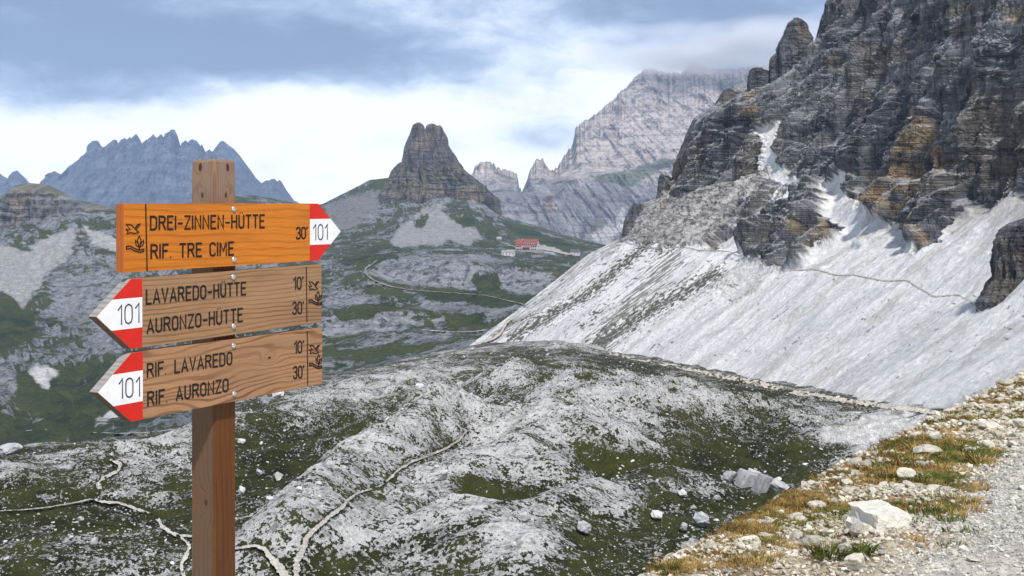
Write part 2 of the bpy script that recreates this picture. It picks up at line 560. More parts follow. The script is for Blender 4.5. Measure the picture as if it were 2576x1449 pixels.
# ---- the mountain on the right: cross-sections along the valley, scree below, cliffs above
ST = {
    660: [(0, 1250, 900), (1, 1320, 860), (2, 1620, 640), (3, 1800, 500), (4, 1900, 330), (5, 2010, 230), (6, 2160, 60), (7, 2210, -120)],
    563: [(0, 1060, 940), (1, 1176, 873), (1.5, 1300, 782), (2, 1480, 640), (2.5, 1556, 603), (2.58, 1572, 565), (2.7, 1592, 520), (2.8, 1615, 512), (3, 1652, 498), (3.08, 1656, 470), (3.15, 1664, 438), (3.25, 1672, 462),
          (3.35, 1686, 466), (3.5, 1697, 412), (3.65, 1706, 392), (3.8, 1722, 345), (4, 1745, 298), (4.15, 1768, 282), (4.3, 1798, 264), (4.45, 1815, 236), (4.6, 1832, 221), (4.7, 1848, 242),
          (5, 1885, 226), (5.3, 1930, 250), (5.6, 1990, 215), (5.8, 2034, 190), (5.9, 2043, 140), (6, 2047, 105), (6.2, 2060, 52), (6.5, 2090, 0), (7, 2112, -90)],
    545: [(0, 1160, 930), (1, 1240, 868), (1.5, 1400, 755), (2, 1540, 640), (2.5, 1600, 595), (3, 1690, 500), (3.5, 1735, 400), (4, 1790, 300), (5, 1905, 240), (5.6, 2000, 200), (6, 2070, 90), (6.5, 2105, 0), (7, 2130, -90)],
    510: [(0, 1300, 930), (1, 1372, 872), (2, 1690, 640), (2.5, 1790, 560), (3, 1890, 440), (3.5, 1935, 352), (4, 1965, 295), (5, 2035, 205), (6, 2110, 70), (7, 2175, -90)],
    460: [(0, 1470, 940), (1, 1540, 889), (2, 1872, 650), (2.5, 1962, 575), (3, 2062, 462), (3.5, 2090, 390), (4, 2120, 320), (5, 2165, 195), (6, 2215, 60), (7, 2260, -90)],
    420: [(0, 1620, 970), (1, 1690, 918), (2, 2000, 678), (2.5, 2110, 585), (3, 2172, 495), (3.5, 2200, 420), (4, 2225, 340), (5, 2270, 205), (6, 2320, 60), (7, 2355, -90)],
    380: [(0, 1770, 990), (1, 1830, 944), (2, 2128, 705), (2.5, 2240, 640), (3, 2322, 600), (3.5, 2345, 500), (4, 2365, 390), (5, 2400, 220), (6, 2435, 60), (7, 2470, -90)],
    340: [(0, 1900, 1015), (1, 1965, 972), (2, 2290, 725), (2.5, 2425, 612), (3, 2545, 500), (3.5, 2570, 420), (4, 2590, 340), (5, 2620, 180), (6, 2655, 40), (7, 2690, -110)],
    300: [(0, 2030, 1045), (1, 2100, 995), (2, 2465, 745), (2.5, 2600, 610), (3, 2760, 430), (3.5, 2785, 390), (4, 2810, 340), (5, 2840, 200), (6, 2870, 60), (7, 2910, -110)],
    220: [(0, 2300, 1090), (1, 2385, 1035), (2, 2720, 820), (2.5, 2900, 670), (3, 3120, 470), (4, 3200, 350), (5, 3250, 200), (6, 3300, 60), (7, 3350, -110)],
    120: [(0, 2700, 1240), (1, 2800, 1180), (2, 3200, 900), (2.5, 3400, 740), (3, 3650, 560), (4, 3750, 400), (5, 3800, 250), (6, 3850, 60), (7, 3950, -110)],
}
dk_ = sorted(ST)
dgrid = np.concatenate([np.linspace(120, 250, 50, endpoint=False), np.linspace(250, 563, 700, endpoint=False), np.linspace(563, 660, 40)])
tg = np.concatenate([np.linspace(0, 1, 16, endpoint=False), np.linspace(1, 3, 230, endpoint=False), np.linspace(3, 6.2, 250, endpoint=False), np.linspace(6.2, 7, 14)])
XS, ZS = [], []
for dd in dk_:
    tt, a, b_ = zip(*ST[dd])
    XS.append((np.interp(tg, tt, a) - CX) / F * dd)
    ZS.append(EYE - (np.interp(tg, tt, b_) - HY) / F * dd)
XS, ZS = np.array(XS), np.array(ZS)
Xg = np.array([np.interp(dgrid, dk_, XS[:, j]) for j in range(len(tg))]).T
Zg = np.array([np.interp(dgrid, dk_, ZS[:, j]) for j in range(len(tg))]).T
edge = np.argmin(np.abs(dgrid - 563))
for A in (Xg, Zg):                      # ease the creases between the cross-sections, keep the sharp end rib
    B = A[:edge - 10].copy()
    for _ in range(60):
        B[1:-1] = 0.25 * B[:-2] + 0.5 * B[1:-1] + 0.25 * B[2:]
    A[:edge - 10] = B
P = np.stack([Xg, np.repeat(dgrid[:, None], len(tg), 1), Zg], -1)
T = np.repeat(tg[None], len(dgrid), 0)
X, Y, H = P[..., 0], P[..., 1], P[..., 2]
px, py = proj(P)
wx = px + fb2(Y / 9, H / 9, 5, 0.65) * 26
wy = py + fb2(Y / 9 + 40, H / 9, 5, 0.65) * 22
cliff = ss(T + fb2(Y / 16, H / 16, 5, 0.65) * 0.36, 2.93, 3.03)
# gullies of scree running up into the cliffs, rock ribs standing in the scree
G1 = [(1918, 315), (1950, 315), (1952, 395), (1978, 440), (2043, 451), (1975, 560), (1915, 612), (1861, 637), (1770, 622), (1800, 585), (1913, 510), (1950, 455), (1908, 430)]
G2 = [(2066, 452), (2092, 452), (2104, 430), (2125, 430), (2128, 480), (2182, 546), (2140, 640), (2078, 672), (1985, 690), (2035, 655), (2100, 610), (2108, 585), (2078, 525)]
R1 = [(2038, 455), (2060, 455), (2077, 529), (2108, 589), (2095, 611), (2051, 624), (2012, 671), (1961, 676), (1874, 652), (1861, 637), (1913, 572)]
R2 = [(1874, 650), (1935, 671), (1917, 714), (1883, 740), (1831, 766), (1805, 727), (1848, 671)]
R3 = [(1952, 447), (1966, 465), (1905, 530), (1790, 612), (1768, 612), (1795, 585), (1895, 490)]
R4 = [(2182, 470), (2410, 440), (2420, 520), (2380, 600), (2352, 632), (2300, 650), (2296, 590), (2200, 540)]
RUB = [(1556, 603), (1572, 540), (1660, 480), (1700, 440), (1900, 330), (1925, 330), (1918, 435), (1958, 455), (1913, 510), (1800, 585), (1760, 620), (1650, 622)]
g12 = (inpoly(wx, wy, G1) | inpoly(wx, wy, G2)).astype(float)
ribm = (inpoly(wx, wy, R1) | inpoly(wx, wy, R4)).astype(float)
ribs = inpoly(wx, wy, R3).astype(float)
rub = np.maximum(inpoly(wx, wy, RUB), 0.4 * inpoly(wx, wy, R2)).astype(float)
def blur(m, n):
    m = m.copy()
    for _ in range(n):
        m[1:-1] = 0.25 * m[:-2] + 0.5 * m[1:-1] + 0.25 * m[2:]
        m[:, 1:-1] = 0.25 * m[:, :-2] + 0.5 * m[:, 1:-1] + 0.25 * m[:, 2:]
    return m
cl = np.clip(np.maximum(cliff * (1 - g12), np.maximum(ribm, ribs * 0.8)), 0, 1)
clb = blur(cl, 6)
N = gnormals(P)
if N[300, 300, 0] > 0:
    N = -N
ysl = Y + 0.35 * H
butt = rid2(ysl / 34, H / 90 + 3, 3) * 8.5 + rid2(ysl / 11, H / 40, 3) * 4.0 + np.maximum(rid2(ysl / 6.0, H / 45, 2), 0.2) * 2.2
warp = fb2(Y / 40, H / 40, 3) * 6
strat_w = 0.45 + 0.55 * ss(fb2(Y / 28 + 3, H / 18, 3), -0.25, 0.35)
strata = (saw((H + 0.10 * Y + warp) / 9.5, 0.55) * 1.3 + saw((H + 0.10 * Y + warp * 0.7) / 2.7, 0.6) * 0.55) * strat_w
blk = fb2(ysl / 9 + 11, H / 16, 3)
strata = strata + np.floor(blk * 4 + 0.3 * fb2(Y / 3, H / 5, 2)) / 4 * 2.6
crag = fb2(ysl / 5, H / 6.5, 4, 0.55) * 0.9
rockd = butt + strata + crag
rockd = rockd - np.average(rockd, weights=cl + 1e-6) - 1.2
disp = blur(cl, 3) * rockd + blur(ribm, 14) * 5.0 + blur(ribs, 10) * 2.0 - blur(g12, 10) * 2.0
tslope = T * 60
disp = disp + (1 - clb) * (rid2(Y / 19, tslope / 150, 2) * 1.1 + fb2(Y / 7.0, tslope / 40, 3) * 0.55 + fb2(Y / 1.8, H / 1.8, 3) * 0.16 * (1 + 2.5 * rub) + rub * (rid2(Y / 7, H / 12, 3) * 1.5 + fb2(Y / 2.0, H / 1.6, 3, 0.65) * 0.9))
damp = ss(np.abs(Y - 563), 0, 22) * 0.85 + 0.15
P = P + N * (disp * damp)[..., None]
# (the debris ramp across the upper wall is coloured below)
# the light ramp of debris crossing the upper wall is a real ledge: step the wall back above it
X, Y, H = P[..., 0], P[..., 1], P[..., 2]
N = gnormals(P)
if N[300, 300, 0] > 0:
    N = -N
up = N[..., 2]
# what the surface is made of
Yw = Y + 5 * fb2(Y / 14, tslope / 22, 3) + 1.2 * fb2(Y / 3, tslope / 6, 2)
cs = fb2(Yw / 4.5, tslope / 16, 4, 0.6)                       # along the fall line
finen = fb2(Y / 0.9, H / 0.9, 3, 0.6)
scree = mixc(WHITE, (0.50, 0.475, 0.455), ss(fb2(Yw / 6, tslope / 40, 3), 0.05, 0.6) * 0.7)
scree = mixc(scree, (0.55, 0.55, 0.565), 0.7 * ss(fb2(Yw / 26 + 7, tslope / 55, 4, 0.55), 0.0, 0.6))
scree = mixc(scree, (0.40, 0.385, 0.375), 0.75 * (1 - g12) * ss(T + 0.35 * fb2(Yw / 9, tslope / 20, 4), 2.45, 2.95))
scree = mixc(scree, (0.46, 0.47, 0.50), ss(cs, 0.1, 0.7) * 0.45)
farw = ss(Y, 470, 540)
low = ss(T, 1.0, 1.25) * (1 - ss(T, 2.05, 2.35))
gcl = fb2(Y / 16 + 5, tslope / 22 + 9, 3)
dash = fb2(Yw / 1.7, tslope / 2.6, 3, 0.6)
gm = ss(dash - 0.62 + 0.50 * ss(gcl, 0.15, 0.9) + 0.12 * farw * (T < 2.4) - 0.25 * (1 - farw) * (T > 2.0) - 0.14 * (1 - ss(Y, 400, 470)), 0.0, 0.10) * ss(T, 1.0, 1.1) * (1 - ss(T, 2.5, 2.9))
band = segdist(px, py, [(1805, 690), (1640, 780), (1500, 870)])
gm = np.maximum(gm, ss(1.3 * fb2(Y / 1.5, tslope / 2.2, 4, 0.65) + 0.9 - band / 34, 0.40, 0.60))
band = segdist(px, py, [(1640, 610), (1480, 740), (1290, 850)])
gm = np.maximum(gm, ss(1.3 * fb2(Y / 1.5, tslope / 2.2, 4, 0.65) + 0.9 - band / 26, 0.45, 0.65))
band = segdist(px, py, [(1560, 605), (1380, 740), (1240, 850)])
gm = np.maximum(gm, 0.5 * ss(fb2(Y / 1.5, tslope / 9, 3) + 1.0 - band / 30, 0.6, 0.8))
band = segdist(px, py, [(1700, 650), (1560, 800), (1500, 880)])
gm = np.maximum(gm, 0.8 * ss(fb2(Y / 1.3, tslope / 8, 3) + 0.9 - band / 60, 0.62, 0.75))
scree = mixc(scree, (0.052, 0.060, 0.030), gm * 0.92)
rubc = mixc((0.34, 0.325, 0.32), (0.10, 0.10, 0.105), ss(fb2(Y / 2.6, H / 1.9, 4, 0.7), -0.10, 0.40))
rubc = mixc(rubc, (0.52, 0.50, 0.49), ss(fb2(Y / 8 + 3, tslope / 30, 3), 0.15, 0.5) * 0.8)
scree = mixc(scree, rubc, (1 - g12) * np.maximum(rub * 0.9, 0.9 * farw * ss(T + 0.3 * fb2(Y / 8, H / 8, 3), 2.35, 2.6)))
och = np.zeros(px.shape)
for poly in ([(2273, 285), (2310, 262), (2328, 300), (2322, 402), (2290, 420), (2255, 390)], [(2195, 440), (2290, 420), (2345, 450), (2350, 520), (2285, 535), (2215, 545), (2190, 520)],
             [(2330, 363), (2390, 370), (2385, 448), (2335, 440)], [(2300, 560), (2345, 565), (2340, 625), (2305, 610)], [(2485, 425), (2540, 400), (2530, 500), (2495, 500)],
             [(2541, 15), (2600, 10), (2600, 70), (2545, 66)], [(2090, 140), (2120, 150), (2112, 180), (2088, 172)], [(2000, 580), (2100, 560), (2095, 612), (2010, 640)], [(1640, 470), (1690, 480), (1690, 560), (1630, 540)],
             [(2150, 420), (2180, 425), (2180, 470), (2150, 470)], [(1880, 200), (1905, 240), (1900, 330), (1880, 330)]):
    och = np.maximum(och, inpoly(wx, wy, poly).astype(float))
och = blur(och, 3) * ss(fb2(Y / 5, H / 3, 3), -0.5, 0.1)
rock = mixc(DARK, (0.190, 0.193, 0.205), ss(fb2(ysl / 9, H / 14, 4, 0.6), -0.3, 0.5))
rock = mixc(rock, (0.060, 0.063, 0.075), 0.7 * ss(rid2(ysl / 14 + 2, H / 50, 3), 0.35, 0.75))
rock = mixc(rock, (0.165, 0.145, 0.115), 0.6 * ss(fb2(Y / 30 + 8, H / 45, 3), 0.0, 0.5))
rock = mixc(rock, OCHRE, 0.7 * och)
ramp = segdist(px, py, [(2175, 205), (2300, 150), (2420, 105), (2600, 55)])
rampm = ss(1 - ramp / 38 + 0.5 * fb2(Y / 4, H / 3, 3), 0.4, 0.75)
ramp2 = segdist(px, py, [(2000, 300), (2055, 260), (2090, 210)])
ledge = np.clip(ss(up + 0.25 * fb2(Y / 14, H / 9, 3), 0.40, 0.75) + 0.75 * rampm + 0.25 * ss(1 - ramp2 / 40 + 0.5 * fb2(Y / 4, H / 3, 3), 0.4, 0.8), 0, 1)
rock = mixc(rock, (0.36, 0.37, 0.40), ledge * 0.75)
upper = ss(fb2(Y / 20, (H + 0.1 * Y) / 3.0, 4, 0.6), 0.05, 0.5) * ss(-py, -330, -120)
rock = mixc(rock, (0.24, 0.26, 0.295), 0.6 * upper)
colr = mixc(scree, rock, blur(cl, 1))
colr = np.concatenate([np.clip(colr, 0.01, 0.9), np.maximum(blur(cl, 1), 0.25 * rub)[..., None]], -1)
mt = grid_obj('mountain', P, colr, M_SCREE)
tag(mt, 'steep dark banded cliff above a pale scree slope on the right', 'mountain', kind='structure')
Z.add(P)
PM = P

# ---- the hummocky limestone meadow between the trail and the scree
RIDGE = [(-420, 1170, 230), (-200, 1152, 240), (0, 1132, 250), (60, 1122, 255), (150, 1116, 262), (290, 1101, 278), (380, 1092, 290), (480, 1068, 305), (560, 1030, 330), (620, 1006, 355), (700, 975, 390), (815, 944, 430), (900, 930, 460),
         (1000, 908, 490), (1100, 888, 520), (1180, 872, 540), (1250, 862, 548), (1330, 853, 548), (1400, 850, 540), (1460, 860, 520), (1540, 885, 470), (1690, 916, 420), (1830, 942, 380), (1965, 970, 340), (2100, 993, 300), (2380, 1032, 220), (2600, 1075, 170), (2800, 1130, 130)]
rp, ry, rd = map(np.array, zip(*RIDGE))
pxs = np.arange(-400, 2760, 3.5)
yr = np.interp(pxs, rp, ry)
yr = yr - ss(pxs, 1500, 1600) * (5 + 4 * fb2(pxs / 50, pxs * 0 + 4, 3))
dr = np.interp(pxs, rp, rd)
D0, ZB = 76.0, -27.6
zr = EYE - (yr - HY) / F * dr
nvm = 540
s = np.linspace(0, 1, nvm)
# rows at even steps of the picture: distance varies as 1 / (a + b s)
dm = 1.0 / ((1 - s)[None] / D0 + s[None] / dr[:, None])
q = (dm - D0) / (dr[:, None] - D0)
zm = ZB + (zr[:, None] - ZB) * (q + 0.10 * q * (1 - q))
xw = (pxs[:, None] - CX) / F * dm
# humps and hollows traced from the picture: polylines (picture px, py), height, half width
def tog(line):
    r = []
    for a, b_ in line:
        i = int(np.clip(np.searchsorted(pxs, a), 0, len(pxs) - 1))
        pyc = HY - (zm[i] - EYE) / dm[i] * F
        j = int(np.argmin(np.abs(pyc - b_)))
        r.append((xw[i, j], dm[i, j]))
    return r
hum = np.zeros_like(zm)
for line, hh, ww in ([[(730, 1449), (800, 1350), (890, 1245), (1010, 1180), (1150, 1090)], 3.4, 6], [[(1080, 1400), (1280, 1190), (1420, 1120), (1500, 1150)], 2.6, 8], [[(1240, 1120), (1380, 1090), (1540, 1040)], 3.0, 13],
                     [[(1300, 870), (1400, 862), (1480, 880)], 2.5, 25], [[(900, 1000), (1100, 960), (1300, 940)], 3.0, 16], [[(1500, 1000), (1700, 980)], 2.2, 15], [[(1600, 1090), (1800, 1040)], 2.4, 12],
                     [[(250, 1180), (480, 1110)], 1.8, 10], [[(1300, 1420), (1500, 1300), (1640, 1240)], 1.6, 6], [[(100, 1400), (350, 1440)], 1.0, 6], [[(820, 1020), (640, 1090)], 2.2, 12], [[(1150, 1010), (1240, 1000), (1330, 1010)], 2.5, 10],
                     [[(1200, 1330), (1260, 1250), (1300, 1200)], -1.6, 5], [[(1240, 1280), (1400, 1250)], -1.8, 5], [[(1000, 1380), (1240, 1300)], -1.5, 5], [[(1430, 1010), (1480, 1030)], -1.8, 9], [[(1250, 1130), (1180, 1180)], -1.4, 5],
                     [[(1500, 1170), (1650, 1200), (1800, 1180)], -1.6, 8], [[(650, 1070), (760, 1130)], -1.5, 8], [[(200, 1290), (330, 1330)], -0.8, 8], [[(1290, 920), (1380, 935)], -1.5, 14], [[(1700, 1140), (1900, 1110)], -1.0, 12]):
    ds = segdist(xw, dm, tog(line))
    hum += 1.75 * hh * np.exp(-(ds / ww) ** 2)
rot = 0.55
u_ = xw * math.cos(rot) + dm * math.sin(rot)
v_ = -xw * math.sin(rot) + dm * math.cos(rot)
fade = np.minimum(1, (1 - s)[None] * 6) * 0.85 + 0.15
amp = np.clip(dm / 180, 0.4, 1.5)
big = fb2(u_ / 32, v_ / 17, 3)
medium = rid2(u_ / 13 + 0.3 * big, v_ / 6.0, 3)
small = fb2(u_ / 3.6, v_ / 3.2, 3, 0.6)
tiny = fb2(xw / 0.9, dm / 1.2, 3, 0.6)
zm = zm + fade * (hum + amp * (2.5 * big + 1.4 * medium) + 0.16 * small * np.clip(amp, 0.6, 2) + 0.05 * tiny * np.clip(amp, 0.7, 1.6))
# rock ledge seams: small risers on the stony flanks
pyb = HY - (zm - EYE) / dm * F
pxg = np.repeat(pxs[:, None], nvm, 1)
# where turf grows: hollows and the flats seen in the picture
curv = 0.75 * hum + 1.7 * amp * big + 0.9 * amp * medium
turf = -0.75 * curv / (1.5 * amp + 0.3)
for (a, b_, ra, rb, ang, wt) in ((230, 1350, 300, 70, 0.25, 1.0), (90, 1440, 200, 60, 0.2, 0.6), (720, 1140, 130, 55, -0.1, 1.0), (830, 1190, 120, 50, -0.15, 0.8), (680, 1220, 110, 90, 0, 0.7), (960, 1130, 110, 35, -0.3, 0.6), (640, 1050, 60, 40, 0, 0.9),
                                (1000, 1375, 150, 28, -0.3, 1.4), (1150, 1330, 110, 22, -0.4, 1.3), (1260, 1265, 70, 22, -0.4, 1.4), (1420, 1260, 80, 18, -0.1, 1.4), (1480, 1020, 50, 22, -0.5, 1.0), (1580, 1180, 110, 28, 0.05, 1.5),
                                (1780, 1175, 120, 40, 0, 1.2), (1870, 1150, 120, 40, 0.1, 1.1), (1700, 1300, 200, 60, 0, 0.9), (1850, 1260, 120, 22, 0.05, 1.1), (1560, 1000, 40, 70, 0.9, 0.8), (1690, 1050, 60, 40, 0.4, 0.7), (1880, 985, 70, 16, 0.2, 1.1), (1340, 925, 70, 25, 0.3, 0.8),
                                (1300, 1010, 50, 15, 0.2, 1.0), (1500, 1380, 120, 40, -0.3, 0.8), (1620, 1410, 120, 26, 0.1, 0.7), (1500, 945, 40, 18, 0, 0.8), (1570, 918, 70, 12, 0.2, 0.9), (1900, 1070, 150, 40, 0.1, 0.6), (2050, 1160, 100, 40, -0.2, 0.5), (100, 1240, 110, 16, 0, 0.7), (460, 1250, 90, 35, 0.4, 0.5),
                                (870, 1290, 50, 25, -0.6, 0.6), (1180, 1220, 40, 22, -0.5, 1.3), (640, 1400, 90, 20, -0.2, 0.6), (400, 1190, 200, 40, -0.2, -0.5), (1350, 1090, 160, 50, -0.3, -0.6), (960, 960, 160, 40, -0.2, -0.5), (1600, 1020, 90, 50, 0, -0.4), (760, 1320, 120, 40, -0.8, -0.8),
                                (1250, 1400, 90, 40, -0.5, -0.4), (1660, 1120, 120, 40, 0, -0.4), (2150, 1100, 160, 60, 0.1, -1.2), (480, 1420, 90, 40, 0, -0.7)):
    ca, sa = math.cos(ang), math.sin(ang)
    dx, dy = pxg - a, pyb - b_
    q_ = ((dx * ca + dy * sa) / ra) ** 2 + ((-dx * sa + dy * ca) / rb) ** 2
    turf = turf + wt * np.exp(-q_)
patch = fb2(u_ / 9, v_ / 7, 4, 0.6)
g_ = 0.80 + 0.40 * np.clip(turf, -1.3, 1.05) + 0.32 * patch
for q_ in (1, 2, 3, 4, 10):
    pl_ = PATHS[q_][1]
    g_ = g_ + 0.42 * np.exp(-(segdist(pxg, pyb, pl_) / 13) ** 2)
toscree = np.maximum(0, ss(-np.hypot((pxg - 2250) / 260, (pyb - 1090) / 90) + 0.4 * patch, -0.9, -0.4) * 0.75)
colm = np.stack([g_, toscree * 0.9, 1.0 + 0 * g_, np.ones_like(g_)], -1)
# beyond the crest the ground falls away to the valley; under the scree it just runs on
drop = ss(-pxs, -1560, -1380)[:, None]
back = []
for kd, kz in ((1.04, 4), (1.12, 16), (1.3, 48), (1.6, 75)):
    dd = dr[:, None] * (kd * drop + (1 + (kd - 1) * 0.25) * (1 - drop))
    zz = zm[:, -1:] - kz * drop - 2.5 * kz / 48 * (1 - drop)
    back.append((dd, zz))
dm2 = np.concatenate([dm] + [b_[0] for b_ in back], 1)
zm2 = np.concatenate([zm] + [b_[1] for b_ in back], 1)
colm2 = np.concatenate([colm] + [colm[:, -1:]] * 4, 1)
P = np.stack([(pxs[:, None] - CX) / F * dm2, dm2, zm2], -1)
mo = grid_obj('meadow', P, colm2, M_MEADOW, flip=True)
tag(mo, 'hummocky limestone meadow with dark turf below the scree', 'meadow', kind='structure')
Z.add(P)
PMEAD, TURF = P, g_


def meadow_z(x, y):
    """height of the meadow at a place"""
    i = (x / y * F + CX - pxs[0]) / 3.5
    i0 = int(np.clip(i, 0, len(pxs) - 2))
    f = float(np.clip(i - i0, 0, 1))
    return (1 - f) * np.interp(y, dm2[i0], zm2[i0]) + f * np.interp(y, dm2[i0 + 1], zm2[i0 + 1])


# ---- the valley behind: green floor on the left, limestone terraces and the hut's plateau in the middle
vr = [
    ([(-300, 1230), (0, 1220), (480, 1180), (700, 1100), (1000, 1000), (1200, 960), (1750, 930)], 470, 6),
    ([(-300, 1112), (0, 1108), (290, 1090), (480, 1060), (620, 1010), (815, 948), (1000, 905), (1180, 868), (1400, 850), (1750, 830)], [(-300, 640), (500, 640), (815, 690), (1750, 720)], 26),
    ([(-300, 1090), (0, 1086), (200, 1090), (480, 1050), (620, 960), (700, 915), (830, 868), (1000, 848), (1180, 834), (1300, 815), (1750, 790)], [(-300, 730), (300, 730), (815, 800), (1750, 860)], 26),
    ([(-300, 1020), (0, 1010), (200, 1020), (480, 960), (700, 870), (830, 852), (920, 840), (1000, 836), (1180, 830), (1300, 800), (1750, 770)], [(-300, 850), (300, 870), (815, 880), (1750, 900)], 14),
    ([(-300, 960), (0, 950), (200, 955), (480, 900), (700, 830), (830, 806), (920, 785), (1000, 795), (1100, 790), (1180, 800), (1300, 775), (1750, 750)], [(-300, 950), (300, 960), (815, 905), (1750, 925)], 18),
    ([(-300, 860), (0, 850), (200, 850), (480, 800), (700, 790), (830, 770), (1000, 765), (1100, 762), (1180, 765), (1300, 755), (1750, 735)], [(-300, 1080), (300, 1100), (815, 1040), (1750, 1060)], 18),
    ([(-300, 760), (0, 760), (200, 760), (480, 735), (700, 740), (830, 735), (920, 720), (1000, 738), (1100, 742), (1200, 745), (1300, 742), (1400, 735), (1750, 720)], [(-300, 1230), (300, 1240), (815, 1160), (1100, 1120), (1750, 1130)], 22),
    ([(-300, 700), (0, 720), (200, 700), (480, 690), (700, 700), (830, 700), (905, 690), (980, 712), (1100, 728), (1200, 735), (1300, 738), (1400, 720), (1750, 700)], [(-300, 1340), (300, 1330), (815, 1290), (1100, 1260), (1300, 1230), (1750, 1230)], 14),
    ([(-300, 650), (0, 680), (200, 640), (480, 660), (700, 670), (830, 672), (905, 668), (950, 660), (1000, 655), (1100, 660), (1200, 668), (1240, 690), (1300, 668), (1380, 672), (1450, 680), (1750, 660)], [(-300, 1450), (300, 1420), (815, 1370), (1100, 1300), (1750, 1270)], 26),
    ([(-300, 600), (0, 640), (200, 590), (320, 590), (480, 620), (700, 640), (830, 650), (1000, 636), (1200, 640), (1300, 640), (1400, 645), (1500, 648), (1750, 640)], [(-300, 1530), (300, 1530), (815, 1600), (1190, 1640), (1260, 1800), (1300, 1860), (1460, 1860), (1560, 1720), (1750, 1650)], 16),
    ([(-300, 570), (0, 600), (200, 550), (320, 555), (480, 590), (700, 610), (830, 622), (940, 615), (1100, 622), (1250, 626), (1320, 628), (1400, 632), (1500, 636), (1750, 630)], [(-300, 1600), (300, 1640), (815, 1900), (1320, 1940), (1750, 2000)], 14),
    ([(-300, 562), (0, 580), (200, 535), (320, 545), (480, 570), (700, 580), (830, 590), (940, 575), (1000, 560), (1060, 575), (1100, 565), (1160, 575), (1250, 585), (1310, 600), (1400, 612), (1500, 625), (1560, 632), (1750, 634)], [(-300, 1650), (300, 1720), (815, 2150), (1100, 2160), (1320, 2080), (1750, 2150)], 26),
    ([(-300, 556), (0, 560), (150, 515), (190, 506), (250, 514), (310, 527), (430, 520), (520, 498), (590, 488), (640, 492), (700, 500), (740, 509), (790, 514), (810, 512), (860, 486), (930, 449), (985, 443), (1060, 470), (1124, 492), (1180, 480), (1250, 538), (1340, 565), (1420, 590), (1500, 612), (1560, 625), (1750, 634)],
     [(-300, 1700), (300, 1800), (450, 2300), (740, 2500), (815, 2500), (985, 2560), (1100, 2330), (1250, 2330), (1500, 2350), (1750, 2400)], 30),
    ([(-300, 700), (0, 700), (300, 640), (740, 600), (815, 600), (985, 600), (1250, 640), (1500, 680), (1750, 680)], [(-300, 2000), (300, 2200), (740, 2800), (985, 2900), (1750, 2700)], 0),
]
pv = np.concatenate([np.arange(-290, 800, 3.4), np.arange(800, 1560, 1.9), np.arange(1560, 1740, 5.0)])
pxv, pyv, dv, tv = loft_px([(a, b_) for a, b_, _ in vr], pv, [c for _, _, c in vr[:-1]])
P = U(pxv, pyv, dv)
P[..., 2] = smooth_t(P[..., 2].copy(), 2)
X, Y, H = P[..., 0], P[..., 1], P[..., 2]
N = gnormals(P)
if N[200, 100, 2] < 0:
    N = -N
steep = 1 - ss(N[..., 2], 0.55, 0.9)
for _ in range(2):
    steep[:, 1:-1] = (steep[:, :-2] + steep[:, 1:-1] + steep[:, 2:]) / 3
top = ss(tv, 11.2, 11.9)
keep = 1 - 0.75 * top
plat = np.exp(-(((pxv - 1340) / 130) ** 2 + ((tv - 10.1) / 0.9) ** 2))
keep = keep * (1 - 0.92 * plat)
leftm = ss(-pxv, -820, -640)
disp = keep * (ss(Y, 500, 900) * 5.0 * fb2(X / 90, Y / 120, 4) + rid2(X / 38, Y / 60, 3) * 3.6 * (0.5 + steep) + saw((H + 0.02 * X + 5 * fb2(X / 70, Y / 90, 3)) / 7.5, 0.6) * 5.0 * (0.25 + steep)
               + leftm * rid2((X + 0.55 * Y) / 55, (Y - 0.2 * X) / 170, 3) * 9 + rid2(X / 9, H / 30, 3) * 2.4 * steep + fb2(X / 11, H / 9 + Y / 14, 3, 0.6) * 1.7)
P = P + N * disp[..., None]
X, Y, H = P[..., 0], P[..., 1], P[..., 2]
N = gnormals(P)
if N[200, 100, 2] < 0:
    N = -N
px, py = proj(P)
mott = fb2(X / 26, Y / 40 + H / 9, 4, 0.62)
mot2 = fb2(X / 7, Y / 14 + H / 4, 4, 0.65)
cv = np.zeros(px.shape + (4,))
cv[..., 0] = 0.62 - 1.5 * (1 - ss(N[..., 2] + 0.16 * mott, 0.62, 0.93)) - 0.45 * mott + 0.25 * ss(fb2(X / 120 + 5, Y / 70, 3), 0.1, 0.6)
cv[..., 3] = np.clip((1 - ss(N[..., 2] + 0.1 * mott, 0.65, 0.92)) * 1.2, 0, 1)
wx = px + 16 * mott + 6 * mot2
wy = py + 10 * mott + 4 * mot2
def area(poly, kind_, a=1.0, tone=0.6):
    """turf ('t'), loose debris ('d') or bare jointed rock ('r') where the picture shows it"""
    m_ = inpoly(wx, wy, poly).astype(float)
    for _ in range(2):
        m_[:, 1:-1] = (m_[:, :-2] + m_[:, 1:-1] + m_[:, 2:]) / 3
        m_[1:-1] = (m_[:-2] + m_[1:-1] + m_[2:]) / 3
    if kind_ == 't':
        cv[..., 0] += (1.15 - cv[..., 0]) * m_ * a
        cv[..., 1] *= 1 - m_
        cv[..., 3] *= 1 - m_
    elif kind_ == 'd':
        cv[..., 1] = np.maximum(cv[..., 1], a * m_)
        cv[..., 2] = cv[..., 2] * (1 - m_) + tone * m_
        cv[..., 3] *= 1 - m_
    else:
        cv[..., 0] += (0.02 - cv[..., 0]) * m_ * a
        cv[..., 3] = np.maximum(cv[..., 3], m_ * a)


